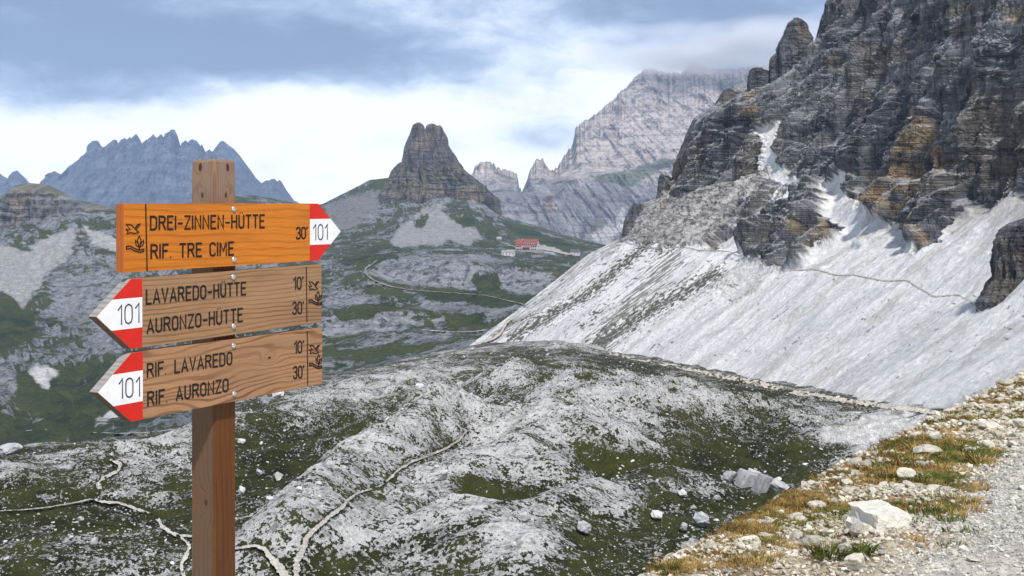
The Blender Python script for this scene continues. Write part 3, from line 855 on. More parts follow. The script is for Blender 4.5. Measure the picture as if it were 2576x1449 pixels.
area([(-60, 755), (40, 735), (90, 800), (80, 850), (20, 880), (-60, 870)], 't', 1.0)
area([(-300, 1060), (60, 1055), (140, 1085), (350, 1090), (400, 1110), (100, 1135), (-300, 1130)], 't', 1.0)
area([(60, 960), (240, 900), (360, 980), (420, 1040), (320, 1090), (150, 1070), (40, 1020)], 't', 0.8)
area([(-40, 600), (60, 630), (130, 590), (200, 560), (180, 640), (110, 700), (60, 780), (20, 740), (-40, 720)], 'd', 0.9, 0.36)
area([(200, 560), (300, 600), (310, 640), (230, 620)], 'd', 0.7, 0.45)
area([(70, 935), (110, 915), (150, 935), (120, 960), (125, 985), (100, 975)], 'd', 1.0, 0.75)
area([(-40, 935), (40, 930), (50, 975), (20, 1010), (-40, 1010)], 'r', 1.0)
area([(200, 1085), (240, 1050), (330, 1005), (290, 1050), (240, 1085)], 'd', 0.7, 0.8)
area([(290, 1080), (340, 1050), (420, 1030), (330, 1085)], 'd', 0.6, 0.7)
area([(100, 640), (320, 640), (330, 780), (300, 900), (220, 860), (130, 780)], 'r', 0.55)
area([(980, 590), (1030, 545), (1070, 520), (1120, 500), (1115, 530), (1150, 560), (1190, 560), (1215, 600), (1180, 622), (1130, 605), (1100, 622), (1060, 618), (1010, 625), (985, 618)], 'd', 0.8, 0.27)
area([(815, 520), (870, 490), (960, 470), (950, 540), (900, 570), (840, 600)], 'd', 0.6, 0.10)
area([(1040, 555), (1075, 535), (1070, 560), (1050, 575)], 't', 0.8)
area([(1145, 545), (1200, 548), (1190, 570), (1160, 572)], 't', 0.9)
area([(1215, 560), (1245, 570), (1260, 610), (1225, 600)], 't', 0.7)
area([(1260, 560), (1330, 575), (1420, 610), (1490, 630), (1400, 632), (1350, 600), (1300, 590)], 't', 0.9)
area([(1330, 612), (1360, 612), (1420, 632), (1440, 640), (1380, 640), (1340, 630)], 'd', 0.75, 0.40)
area([(1140, 605), (1180, 598), (1190, 618), (1140, 622)], 'd', 0.6, 0.2)
area([(870, 648), (980, 640), (1020, 645), (930, 660), (860, 668)], 't', 0.9)
area([(960, 664), (1210, 672), (1190, 712), (1080, 718), (980, 708), (940, 690)], 'r', 1.0)
area([(1255, 690), (1330, 680), (1400, 690), (1400, 735), (1330, 745), (1270, 730)], 'r', 1.0)
area([(1000, 640), (1240, 640), (1300, 655), (1200, 664), (1000, 656)], 'r', 0.7)
area([(1080, 728), (1240, 742), (1370, 745), (1370, 768), (1200, 768), (1060, 748)], 't', 1.0)
area([(1060, 752), (1200, 768), (1240, 790), (1180, 800), (1060, 775)], 'r', 0.9)
area([(1195, 690), (1250, 690), (1262, 740), (1200, 735)], 't', 0.8)
area([(840, 790), (960, 760), (1010, 775), (960, 800), (860, 812)], 't', 0.9)
area([(1080, 790), (1240, 785), (1190, 838), (1080, 838)], 't', 0.8)
area([(835, 812), (1030, 792), (1010, 830), (900, 850), (840, 850)], 'r', 1.0)
area([(815, 730), (920, 735), (960, 752), (840, 775), (815, 770)], 'r', 0.7)
area([(1080, 795), (1115, 790), (1125, 815), (1090, 822)], 'r', 0.9)
# low ground in front of the terraces: boulder-strewn green
fore = ss(-tv, -3.2, -2.2) * ss(pxv, 640, 820)
cv[..., 0] += fore * (0.60 - cv[..., 0]) * 0.8
cv[..., 3] *= 1 - fore
vo = grid_obj('valley', P, cv, M_VALLEY, flip=True)
tag(vo, 'green and grey limestone terraces of the high valley behind the meadow', 'valley', kind='structure')
Z.add(P)
PVAL = P

# ---- the butte on the left: flat top, vertical banded wall, scree at its foot
br = [
    ([(-420, 700), (-100, 740), (0, 720), (100, 680), (200, 610), (330, 545)], 1610, 14),
    ([(-420, 640), (-100, 640), (0, 618), (50, 612), (120, 606), (165, 580), (200, 556), (240, 545), (330, 540)], 1665, 60),
    ([(-420, 520), (-100, 510), (-30, 505), (0, 497), (10, 492), (30, 478), (90, 476), (130, 482), (170, 500), (200, 512), (240, 524), (330, 538)], [(-420, 1690), (330, 1690)], 10),
    ([(-420, 500), (-100, 495), (-30, 500), (0, 494), (12, 486), (32, 470), (50, 463), (72, 460), (95, 462), (120, 464), (140, 474), (160, 484), (186, 501), (210, 509), (250, 515), (330, 534)], [(-420, 1760), (330, 1730)], 10),
    ([(-420, 520), (0, 515), (75, 500), (120, 500), (186, 530), (330, 560)], 1900, 0),
]
pb = np.arange(-410, 328, 1.7)
pxv, pyv, dv, tv = loft_px([(a, b_) for a, b_, _ in br], pb, [c for _, _, c in br[:-1]])
P = U(pxv, pyv, dv)
X, Y, H = P[..., 0], P[..., 1], P[..., 2]
wall = ss(tv, 0.95, 1.1) * (1 - ss(tv, 1.9, 2.05))
dis = wall * (rid2(X / 22, H / 90, 3) * 11 + rid2(X / 7, H / 40, 2) * 3.5 + saw((H + 3 * fb2(X / 30, H / 30, 2)) / 11, 0.6) * 3.5) + fb2(X / 15, H / 9, 4, 0.6) * 2.0
P[..., 1] -= dis * (1 - 0.8 * ss(tv, 2.5, 3))
m1 = fb2(X / 14, H / 8, 4, 0.6)
cb = mixc((0.21, 0.21, 0.215), (0.12, 0.122, 0.13), ss(m1 + 0.5 * rid2(X / 12, H / 60, 2), -0.1, 0.7))
cb = mixc(cb, (0.22, 0.17, 0.12), 0.65 * ss(fb2(X / 30, H / 70, 2), 0.05, 0.5))
cb = mixc(cb, (0.105, 0.115, 0.07), 0.8 * ss(tv, 1.8, 2.1) * ss(m1, -0.5, 0.2))
cb = mixc(cb, (0.33, 0.33, 0.335), (1 - ss(tv + 0.15 * m1, 0.7, 1.0)) * 0.9)
bo = grid_obj('hill', P, np.concatenate([np.clip(cb, 0.01, 0.8), (0.15 + 0.85 * wall)[..., None]], -1), M_TOWER, flip=True)
tag(bo, 'flat-topped rock hill with vertical banded walls on the left', 'hill', kind='structure')
Z.add(P)


# ---- standing rock: a tower given by its left and right outline, closed all round
def rock_tower(name, left, right, d, depth, colour_fn, mat, rows=90, cols=120, amp=1.0, unit=1.0, seed=0.0, lean=0.0):
    lp, ly = map(np.array, zip(*left))
    rp_, ry_ = map(np.array, zip(*right))
    y1, y0 = max(ly.max(), ry_.max()), min(ly.min(), ry_.min())
    v = np.linspace(0, 1, rows)
    rowy = y1 + (y0 - y1) * v
    L = np.interp(-rowy, -ly[::-1] if ly[0] < ly[-1] else -ly, lp[::-1] if ly[0] < ly[-1] else lp)
    Rr = np.interp(-rowy, -ry_[::-1] if ry_[0] < ry_[-1] else -ry_, rp_[::-1] if ry_[0] < ry_[-1] else rp_)
    th = np.linspace(0, 2 * math.pi, cols + 1)[:-1]
    cx, hw = (L + Rr) / 2, np.maximum((Rr - L) / 2, 0.4)
    ct, st = np.cos(th), np.sin(th)
    e_ = 0.75
    sx = np.sign(ct) * np.abs(ct) ** e_
    sy = np.sign(st) * np.abs(st) ** e_
    wx_ = hw / F * d
    x = (cx[None] - CX) / F * d + sx[:, None] * wx_[None]
    yy = d - sy[:, None] * (wx_ * depth)[None] + lean * v[None]
    z = np.repeat(EYE - (rowy[None] - HY) / F * d, cols, 0)
    P = np.stack([x, yy, z], -1)
    arc = th[:, None] * wx_.mean()
    a2 = np.cos(th)[:, None] * wx_.mean() * 1.3 + seed
    b2 = np.sin(th)[:, None] * wx_.mean() * 1.3
    f_ = rid2(a2 / (9 * unit) + 31 * np.sign(b2), z / (70 * unit) + b2 / (9 * unit), 3) * 4.2 * unit + saw((z + 5 * unit * fb2(a2 / (12 * unit), z / (14 * unit), 3)) / (6 * unit), 0.6) * 0.5 * unit + fb2(a2 / (4 * unit) + b2 / (4 * unit), z / (4 * unit), 4, 0.6) * 1.5 * unit
    side = 1 - 0.5 * np.abs(ct)[:, None] ** 3           # keep the traced outline, carve the faces
    rad = np.stack([sx[:, None] * np.ones(rows), -sy[:, None] * np.ones(rows), np.zeros((cols, rows))], -1)
    P = P + rad * (f_ * side * amp)[..., None] * ss(1 - v, 0, 0.06)[None, :, None]
    c = colour_fn(P)
    i = np.arange(cols * rows).reshape(cols, rows)
    ip = np.roll(i, -1, 0)
    qd = np.stack([i[:, :-1], ip[:, :-1], ip[:, 1:], i[:, 1:]], -1).reshape(-1, 4)
    V = np.concatenate([P.reshape(-1, 3), P[:, -1].mean(0)[None]])
    C_ = np.concatenate([c.reshape(-1, 3), c[:, -1].mean(0)[None]])
    cap = np.stack([i[:, -1], ip[:, -1], np.full(cols, len(V) - 1), np.full(cols, len(V) - 1)], -1)
    me_q = np.concatenate([qd, cap])
    me_q = me_q.astype(np.int32)
    bm_faces = [tuple(f) for f in me_q[len(qd):, :3]]
    me = bpy.data.meshes.new(name)
    quads = me_q[:len(qd)]
    nl = len(quads) * 4 + len(bm_faces) * 3
    me.vertices.add(len(V))
    me.vertices.foreach_set('co', V.astype(np.float32).ravel())
    me.loops.add(nl)
    me.loops.foreach_set('vertex_index', np.concatenate([quads.ravel(), np.array(bm_faces, np.int32).ravel()]))
    nf = len(quads) + len(bm_faces)
    me.polygons.add(nf)
    tot = np.concatenate([np.full(len(quads), 4), np.full(len(bm_faces), 3)]).astype(np.int32)
    me.polygons.foreach_set('loop_start', np.concatenate([[0], np.cumsum(tot)[:-1]]).astype(np.int32))
    me.polygons.foreach_set('loop_total', tot)
    me.polygons.foreach_set('use_smooth', np.zeros(nf, bool))
    at = me.color_attributes.new('tint', 'FLOAT_COLOR', 'POINT')
    c4 = np.ones((len(V), 4), np.float32)
    c4[:, :3] = C_[:, :3]
    at.data.foreach_set('color', c4.ravel())
    me.update(calc_edges=True)
    me.materials.append(mat)
    o = bpy.data.objects.new(name, me)
    col.objects.link(o)
    Z.add(P)
    return o


def cliff_colour(sc):
    def f(P):
        x, y, z = P[..., 0], P[..., 1], P[..., 2]
        m = fb2((x + y) / (12 * sc), z / (9 * sc), 4, 0.6)
        c = mixc(DARK, (0.16, 0.165, 0.185), ss(m, -0.3, 0.5))
        c = mixc(c, (0.20, 0.155, 0.10), 0.5 * ss(fb2(x / (20 * sc) + 4, z / (40 * sc), 3), 0.0, 0.5))
        return c
    return f


def knoten_colour(P):
    x, y, z = P[..., 0], P[..., 1], P[..., 2]
    px_, py_ = proj(P)
    m = fb2(x / 12, z / 9, 4, 0.6)
    c = mixc((0.105, 0.097, 0.10), (0.175, 0.155, 0.145), ss(m, -0.3, 0.5))
    c = mixc(c, (0.23, 0.175, 0.12), 0.6 * ss(fb2(x / 30 + 4, z / 60, 3), -0.05, 0.4))
    low_ = ss(py_ + 12 * m, 400, 425)
    gr = low_ * ss(fb2(x / 24, z / 14, 4), -0.25, 0.35) * (1 - ss(py_, 455, 520))
    c = mixc(c, (0.13, 0.14, 0.085), 0.8 * gr)
    och_ = inpoly(px_ + 8 * m, py_ + 8 * m, [(1140, 480), (1204, 470), (1204, 548), (1150, 545), (1140, 520)]).astype(float)
    c = mixc(c, (0.27, 0.195, 0.125), 0.7 * och_)
    c = mixc(c, (0.075, 0.075, 0.082), 0.6 * ss(rid2(x / 10, z / 90, 2), 0.45, 0.8))  # upright fissures painted dark, standing in for shade in the cracks
    return np.clip(c, 0.01, 0.8)


kb = rock_tower('rock_massif', [(938, 600), (952, 548), (956, 510), (962, 490), (977, 470), (988, 442), (997, 426), (1012, 410), (1034, 403), (1052, 398)],
                [(1270, 600), (1256, 545), (1252, 505), (1247, 497), (1226, 484), (1206, 463), (1187, 447), (1168, 434), (1158, 424), (1150, 412), (1128, 406), (1090, 400)], 2400, 0.75, knoten_colour, M_TOWER, 130, 260, 1.5, 2.2, 3.0)
tag(kb, 'dark rock massif with a twin tower rising from scree behind the hut', 'mountain', kind='structure')
for (le, ri, dd, sd_, un_) in (([(1008, 425), (1012, 408), (1015, 390), (1019, 369), (1024, 356), (1029, 346), (1034, 334), (1037, 325), (1041, 313), (1046, 310), (1051, 308)],
                           [(1092, 425), (1086, 390), (1077, 350), (1071, 334), (1066, 320), (1061, 311), (1055, 308)], 2378, 1.0, 0.8),
                          ([(1052, 425), (1060, 390), (1068, 350), (1071, 332), (1073, 318), (1078, 312), (1084, 311)],
                           [(1128, 425), (1118, 400), (1112, 350), (1104, 325), (1098, 316), (1094, 312), (1090, 311)], 2408, 5.0, 0.7),
                          ([(1068, 430), (1078, 400), (1088, 350), (1096, 326), (1100, 316), (1103, 315)],
                           [(1162, 432), (1157, 418), (1151, 404), (1146, 394), (1140, 386), (1133, 376), (1127, 366), (1125, 348), (1120, 338), (1115, 331), (1111, 321), (1108, 315)], 2388, 9.0, 0.8),
                         ([(1194, 568), (1198, 530), (1202, 490), (1209, 470), (1214, 466)], [(1262, 568), (1257, 530), (1252, 502), (1244, 494), (1232, 484), (1222, 474)], 2345, 13.0, 1.2),
                         ([(1134, 568), (1138, 530), (1142, 490), (1147, 473), (1152, 470)], [(1214, 568), (1208, 530), (1206, 495), (1203, 470), (1198, 466)], 2315, 17.0, 1.2),
                         ([(948, 568), (953, 545), (957, 512), (964, 492), (970, 488)], [(1012, 568), (1006, 530), (1000, 505), (992, 492), (986, 488)], 2340, 21.0, 1.1),
                         ([(1040, 560), (1046, 530), (1050, 505), (1056, 490)], [(1106, 560), (1100, 525), (1092, 500), (1084, 488)], 2318, 25.0, 1.1)):
    t_ = rock_tower('rock_tower', le, ri, dd, 0.8, knoten_colour, M_TOWER, 60, 90, 1.0, un_, sd_)
    t_.parent = kb

# pinnacles on the ridge of the right-hand mountain
pin = []
for (le, ri, dd, un) in (([(1884, 340), (1886, 300), (1884, 240), (1885, 205), (1889, 176), (1893, 170), (1900, 170)], [(1945, 340), (1940, 280), (1934, 240), (1933, 200), (1931, 182), (1925, 177), (1918, 175)], 560, 0.55),
                         ([(1932, 330), (1934, 250), (1937, 190), (1939, 152), (1946, 138), (1950, 134)], [(1975, 330), (1972, 250), (1966, 200), (1964, 150), (1961, 140), (1956, 134)], 558, 0.5),
                         ([(1950, 330), (1958, 240), (1962, 190), (1960, 140), (1962, 118), (1970, 100), (1982, 72), (1988, 55), (1996, 48)], [(2070, 330), (2052, 260), (2040, 200), (2038, 150), (2039, 95), (2032, 84), (2026, 68), (2018, 50), (2008, 45)], 556, 0.7)):
    o = rock_tower('rock_pinnacle', le, ri, dd, 0.9, cliff_colour(0.5), M_SCREE, 120, 130, 1.0, un * 0.7, dd * 0.1)
    o.parent = mt
    pin.append(o)
for (le, ri, dd, un) in (([(1655, 480), (1657, 460), (1660, 442), (1664, 438)], [(1678, 480), (1674, 462), (1670, 445), (1667, 438)], 560, 0.25), ([(1800, 300), (1810, 262), (1815, 238), (1822, 228), (1830, 221)], [(1870, 300), (1856, 262), (1850, 246), (1843, 230), (1836, 221)], 560, 0.35),
                         ([(1568, 620), (1572, 560), (1586, 525), (1594, 512)], [(1630, 620), (1624, 560), (1618, 530), (1612, 512)], 558, 0.35)):
    o = rock_tower('rock_pinnacle', le, ri, dd, 0.9, cliff_colour(0.5), M_SCREE, 50, 60, 0.8, un, dd * 0.1)
    o.parent = mt
oc = rock_tower('rock_outcrop', [(2462, 830), (2470, 800), (2478, 752), (2515, 690), (2512, 650), (2518, 610), (2530, 585), (2560, 560), (2580, 548)],
                [(2760, 850), (2740, 760), (2720, 690), (2700, 640), (2670, 590), (2640, 560), (2610, 545)], 282, 0.5, cliff_colour(0.35), M_SCREE, 120, 160, 1.0, 0.6, 2.0)
oc.parent = mt

# ---- the pale massif behind, its top in the cloud, and the small peaks left of it
pr = [
    ([(1120, 700), (2300, 700)], 3700, 10),
    ([(1120, 600), (1250, 600), (1400, 640), (1560, 640), (2300, 640)], 3800, 40),
    ([(1120, 500), (1200, 500), (1310, 500), (1330, 500), (1400, 470), (1480, 440), (1560, 440), (1680, 430), (2300, 420)], 4150, 8),
    ([(1120, 480), (1190, 470), (1250, 470), (1310, 490), (1330, 480), (1400, 455), (1480, 425), (1560, 430), (1680, 400), (2300, 380)], 4300, 55),
    ([(1120, 520), (1160, 470), (1188, 440), (1194, 420), (1205, 413), (1224, 406), (1234, 410), (1250, 419), (1266, 428), (1285, 432), (1300, 440), (1304, 456), (1306, 470), (1312, 482), (1318, 474), (1324, 458), (1330, 440), (1334, 428), (1342, 416),
      (1347, 404), (1356, 400), (1366, 400), (1372, 412), (1378, 426), (1392, 431), (1399, 424), (1412, 405), (1428, 380), (1440, 366), (1445, 340), (1447, 325), (1462, 312), (1490, 294), (1510, 278), (1530, 262), (1545, 250), (1560, 232), (1576, 222), (1590, 205), (1600, 192), (1612, 182),
      (1622, 175), (1638, 172), (1645, 176), (1664, 178), (1668, 184), (1690, 182), (1704, 186), (1718, 182), (1724, 172), (1734, 160), (1745, 157), (1757, 158), (1768, 166), (1782, 168), (1800, 172), (1840, 174), (1890, 168), (1990, 150), (2300, 130)], [(1120, 4600), (1330, 4700), (1480, 4900), (1650, 5200), (2300, 5300)], 6),
    ([(1120, 700), (2300, 500)], 6200, 0),
]
pp = np.concatenate([np.arange(1122, 1900, 1.9), np.arange(1900, 2290, 8.0)])
pxv, pyv, dv, tv = loft_px([(a, b_) for a, b_, _ in pr], pp, [c * 2 for _, _, c in pr[:-1]])
P = U(pxv, pyv, dv)
crest = ss(tv, 3.0, 4.0) * (1 - ss(tv, 4.2, 5))
P[..., 2] += crest * (np.maximum(rid2(pxv / 11, pxv * 0 + 2, 3), -0.3) * 13 + fb2(pxv / 4, pxv * 0 + 7, 3) * 7 - 6)
X, Y, H = P[..., 0], P[..., 1], P[..., 2]
face = ss(tv, 0.8, 1.2) * (1 - ss(tv, 3.9, 4.0))
sh = X + 0.5 * H
dis = rid2(sh / 150, H / 420, 3) * 110 + rid2(sh / 48, H / 150, 3) * 52 + saw((H + 0.16 * X + 45 * fb2(X / 160, H / 160, 3)) / 62, 0.6) * 9 + fb2(X / 40, H / 40, 4, 0.62) * 14
P[..., 1] -= 0.6 * dis * (0.15 + 0.85 * face)
N = gnormals(P)
if N[200, 60, 1] > 0:
    N = -N
m1 = fb2(X / 60, H / 45, 4, 0.62)
cp = mixc((0.38, 0.335, 0.32), (0.25, 0.228, 0.225), ss(m1 + 0.5 * rid2(sh / 60, H / 200, 3), -0.2, 0.8))
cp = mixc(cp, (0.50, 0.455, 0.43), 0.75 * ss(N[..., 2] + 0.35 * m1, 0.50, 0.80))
px, py = proj(P)
wx, wy = px + 14 * m1, py + 10 * m1
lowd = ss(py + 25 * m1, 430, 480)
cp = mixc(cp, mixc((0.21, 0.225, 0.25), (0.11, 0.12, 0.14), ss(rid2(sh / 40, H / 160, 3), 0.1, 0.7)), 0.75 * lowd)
def parea(poly, c, a):
    global cp
    m_ = inpoly(wx, wy, poly).astype(float)
    m_[1:-1, 1:-1] = (m_[:-2, 1:-1] + m_[2:, 1:-1] + m_[1:-1, :-2] + m_[1:-1, 2:] + m_[1:-1, 1:-1]) / 5
    cp = mixc(cp, c, a * m_)
parea([(1480, 440), (1560, 435), (1650, 405), (1700, 395), (1700, 420), (1640, 440), (1600, 470), (1560, 468), (1500, 455)], (0.085, 0.115, 0.06), 0.8)
parea([(1560, 228), (1630, 225), (1640, 245), (1600, 270), (1575, 260)], (0.55, 0.51, 0.48), 0.9)
parea([(1688, 205), (1696, 205), (1694, 280), (1685, 280)], (0.56, 0.53, 0.50), 0.9)
parea([(1370, 490), (1398, 490), (1395, 530), (1370, 535)], (0.22, 0.15, 0.10), 0.6)
parea([(1480, 590), (1560, 540), (1585, 520), (1560, 590), (1520, 625)], (0.45, 0.46, 0.47), 0.7)
parea([(1470, 560), (1520, 545), (1530, 565), (1490, 575)], (0.10, 0.13, 0.08), 0.7)
cp = cp * np.array([1.02, 0.985, 0.965])
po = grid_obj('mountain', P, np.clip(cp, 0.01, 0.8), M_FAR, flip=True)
tag(po, 'pale grey massif with its summit in cloud beyond the hut', 'mountain', kind='structure')
Z.add(P)

# ---- the jagged range far off on the left
SK = [(-420, 440), (-300, 425), (-200, 455), (-120, 430), (-60, 450), (0, 434), (9, 443), (30, 453), (38, 440), (44, 428), (53, 437), (67, 450), (72, 457), (90, 470), (108, 459), (125, 437), (137, 430), (150, 436), (158, 440), (172, 429), (184, 412), (203, 397), (222, 378), (225, 361), (233, 354), (247, 354),
      (255, 367), (264, 372), (276, 362), (283, 353), (294, 351), (298, 361), (305, 351), (314, 347), (320, 351), (326, 344), (331, 348), (344, 336), (353, 351), (358, 361), (362, 362), (370, 349), (373, 354), (386, 337), (395, 347), (406, 337), (414, 347), (422, 336), (431, 326), (440, 326), (448, 342), (455, 368),
      (462, 360), (468, 351), (472, 359), (483, 350), (495, 354), (505, 368), (508, 362), (517, 382), (528, 375), (534, 382), (544, 373), (553, 357), (562, 354), (572, 362), (590, 376), (606, 395), (625, 420), (644, 447), (659, 461), (664, 457), (672, 453), (678, 455), (684, 450), (692, 450), (698, 457), (703, 452), (708, 456), (722, 479), (740, 504), (756, 512), (800, 540)]
jr = [
    ([(-420, 640), (800, 640)], 4600, 10),
    ([(-420, 540), (100, 545), (400, 530), (700, 545), (800, 560)], 4900, 70),
    ([(a, b_) for a, b_ in SK], [(-420, 5600), (800, 5600)], 6),
    ([(-420, 650), (800, 650)], 6400, 0),
]
pj = np.arange(-415, 798, 1.7)
pxv, pyv, dv, tv = loft_px([(a, b_) for a, b_, _ in jr], pj, [c for _, _, c in jr[:-1]])
P = U(pxv, pyv, dv)
X, Y, H = P[..., 0], P[..., 1], P[..., 2]
f_ = ss(tv, 0.3, 1.0) * (1 - ss(tv, 1.93, 2.0))
dis = rid2(X / 75 + 0.2 * fb2(X / 90, H / 90, 2), H / 400, 3) * 75 + rid2((X + 0.3 * H) / 26, H / 150, 3) * 26 + fb2(X / 30, H / 30, 4, 0.6) * 16
P[..., 1] -= dis * (0.1 + 0.9 * f_)
m1 = fb2(X / 50, H / 60, 4, 0.62)
cj = mixc((0.080, 0.100, 0.145), (0.115, 0.138, 0.185), ss(m1 + 0.4 * rid2(X / 30, H / 200, 2), -0.1, 0.8))  # blue of the distant haze painted into the rock colour
cj = mixc(cj, (0.045, 0.065, 0.075), 0.6 * ss(-H + 60 * m1, -40, 60))
jo = grid_obj('mountain', P, np.clip(cj, 0.01, 0.8), M_FARBLUE, flip=True)
tag(jo, 'jagged blue mountain range far behind the signpost', 'mountain', kind='structure')
Z.add(P)
# ------------------------------------------------------------------ the trail's edge in the foreground
BR = [(-9.0, -6.0), (-4.0, 0.6), (-2.4, 1.9), (-0.95, 2.72), (-0.45, 3.3), (0.10, 4.2), (0.57, 5.2), (1.14, 6.5), (1.71, 7.8), (2.62, 9.5), (3.64, 11.5), (4.65, 13.5), (6.84, 17.0), (8.6, 20.0), (14.0, 28.0), (22.0, 40.0)]
BZ = [(0.0, 0.02), (2.8, 0.04), (4.2, 0.08), (5.2, 0.13), (6.5, -0.01), (7.8, -0.16), (9.5, -0.24), (11.5, -0.41), (13.5, -0.58), (17.0, -0.65), (20, -0.8), (28, -1.2)]


def brink_s(x, y):
    """signed distance to the brink of the slope, positive on the trail side"""
    d_ = segdist(x, y, BR)
    bx = np.interp(y, [b_[1] for b_ in BR], [b_[0] for b_ in BR])
    return np.where(x > bx, d_, -d_)


def ground(x, y):
    s_ = brink_s(x, y)
    z_ = np.interp(y, [b_[0] for b_ in BZ], [b_[1] for b_ in BZ])
    z_ = z_ + np.where(s_ > 0, 0.03 * s_ + 0.05 * (1 - np.exp(-np.maximum(s_, 0) / 0.4)), 0.72 * np.maximum(s_, -60)) * 1.0
    return z_, s_


pfx = np.concatenate([np.arange(-4000, 1400, 60.0), np.arange(1400, 2720, 4.0), np.arange(2720, 3600, 9.0), np.arange(3600, 9000, 90)])
sd_ = np.concatenate([np.geomspace(0.9, 4.3, 40, endpoint=False), np.geomspace(4.3, 21, 260, endpoint=False), np.geomspace(21, 26, 12)])
PX_, D_ = np.meshgrid(pfx, sd_, indexing='ij')
X, Y = (PX_ - CX) / F * D_, D_
zz, S_ = ground(X, Y)
verge = ss(S_ + 0.25 * fb2(X / 0.8, Y / 0.8, 3), 0.75, 1.15)
rough = 1 - 0.6 * verge
wide = fb2(X / 0.9, Y / 0.9, 3)
zz = zz + np.where(S_ > -0.4, 1, 1.5) * rough * 0.055 * wide + 0.018 * fb2(X / 0.16, Y / 0.16, 3, 0.6) * rough + 0.006 * fb2(X / 0.05, Y / 0.05, 2)
P = np.stack([X, Y, zz], -1)
m1 = fb2(X / 0.35, Y / 0.35, 4, 0.6)
m2 = fb2(X / 0.07, Y / 0.07, 3, 0.65)
cg = mixc((0.40, 0.335, 0.235), (0.22, 0.155, 0.085), ss(m1 + 0.5 * m2, -0.2, 0.5))
cg = mixc(cg, (0.21, 0.125, 0.040), 0.85 * ss(wide + 0.5 * m1, -0.15, 0.35) * ss(-S_, -0.7, -0.05))
cg = mixc(cg, mixc((0.50, 0.47, 0.42), (0.34, 0.315, 0.28), ss(m2 + 0.3 * m1, -0.2, 0.5)), verge)
M_GROUND = terrain_mat('stony_trail_ground', (9.0, 40.0), 0.3, 0.5, 0.02)
fo = grid_obj('ground', P, np.clip(cg, 0.01, 0.8), M_GROUND, flip=True)
tag(fo, 'stony trail edge of pale gravel and dry turf in the lower right', 'ground', kind='structure')
ZFG.add(P)
PFG, SFG = P, S_
jb = (pfx > 1400) & (pfx < 2700)
jo_ = (pfx >= 2700) & (pfx < 3590)


def on_ground(pxx, pyy):
    """the foreground point seen at a picture position"""
    d_ = ZFG.depth(pxx, pyy, 2)
    x_ = (pxx - CX) / F * d_
    zg, _ = ground(np.array([x_]), np.array([d_]))
    return Vector((x_, d_, float(zg[0])))


# ------------------------------------------------------------------ stones
def rock_bm(seed, sub, flat=0.7, rough_=0.25, cuts=7):
    """an angular stone: a ball cut back by random planes"""
    rr = random.Random(seed)
    bm = bmesh.new()
    bmesh.ops.create_icosphere(bm, subdivisions=sub, radius=1.0)
    planes = []
    for _ in range(cuts):
        v = Vector((rr.gauss(0, 1), rr.gauss(0, 1), rr.gauss(0, 1))).normalized()
        planes.append((v, rr.uniform(0.45, 0.85)))
    for v in bm.verts:
        for nrm, h_ in planes:
            t_ = v.co.dot(nrm)
            if t_ > h_:
                v.co -= nrm * (t_ - h_)
        v.co *= 1 + rr.uniform(-rough_, rough_) * 0.35
        v.co.z *= flat
    zmin = min(v.co.z for v in bm.verts)
    for v in bm.verts:
        v.co.z -= zmin
    return bm


def stone_mat(name, c, var=0.35, scale=3.0, lichen=0.0):
    m, kk, b = new_mat(name)
    t = kk.n('ShaderNodeTexCoord')
    oi = kk.n('ShaderNodeObjectInfo')
    n_ = kk.noise(t.outputs['Object'], scale, 6, 0.65)
    cc = kk.mix(kk.ramp(n_, 0.3, 0.7), [v * (1 - var) for v in c], [min(0.9, v * (1 + var * 0.6)) for v in c])
    h_ = kk.math('MULTIPLY_ADD', oi.outputs['Random'], 0.5, 0.72)
    c3 = kk.n('ShaderNodeCombineColor')
    for q in range(3):
        kk.link(h_, c3.inputs[q])
    cc = kk.mix(1.0, cc, c3.outputs[0], 'MULTIPLY')
    if lichen:
        n2_ = kk.noise(t.outputs['Object'], scale * 2.3, 4, 0.6)
        cc = kk.mix(kk.ramp(n2_, 0.55, 0.68, 0, lichen), cc, (0.10, 0.10, 0.09))
    kk.link(cc, b.inputs['Base Color'])
    bp = kk.n('ShaderNodeBump')
    bp.inputs['Strength'].default_value = 0.5
    bp.inputs['Distance'].default_value = 0.15
    kk.link(n_, bp.inputs['Height'])
    kk.link(bp.outputs[0], b.inputs['Normal'])
    return m


M_STONE = stone_mat('cream_limestone', (0.66, 0.62, 0.53), 0.30, 1.6)
M_BOULDER = stone_mat('grey_limestone', (0.42, 0.43, 0.45), 0.35, 1.4, 0.5)
M_BOULDERW = stone_mat('white_limestone', (0.62, 0.62, 0.62), 0.25, 1.4, 0.25)


def to_mesh(bm, name, mat):
    me = bpy.data.meshes.new(name)
    bm.to_mesh(me)
    bm.free()
    me.materials.append(mat)
    return me


def new_obj(name, me, parent=None, loc=(0, 0, 0), rot=(0, 0, 0), sc=(1, 1, 1)):
    o = bpy.data.objects.new(name, me)
    col.objects.link(o)
    if parent:
        o.parent = parent
    o.location = loc
    o.rotation_euler = rot
    o.scale = sc
    return o


_ico = bmesh.new()
bmesh.ops.create_icosphere(_ico, subdivisions=1, radius=1.0)
ICO_V = np.array([v.co[:] for v in _ico.verts])
ICO_F = np.array([[v.index for v in f.verts] for f in _ico.faces])
_ico.free()


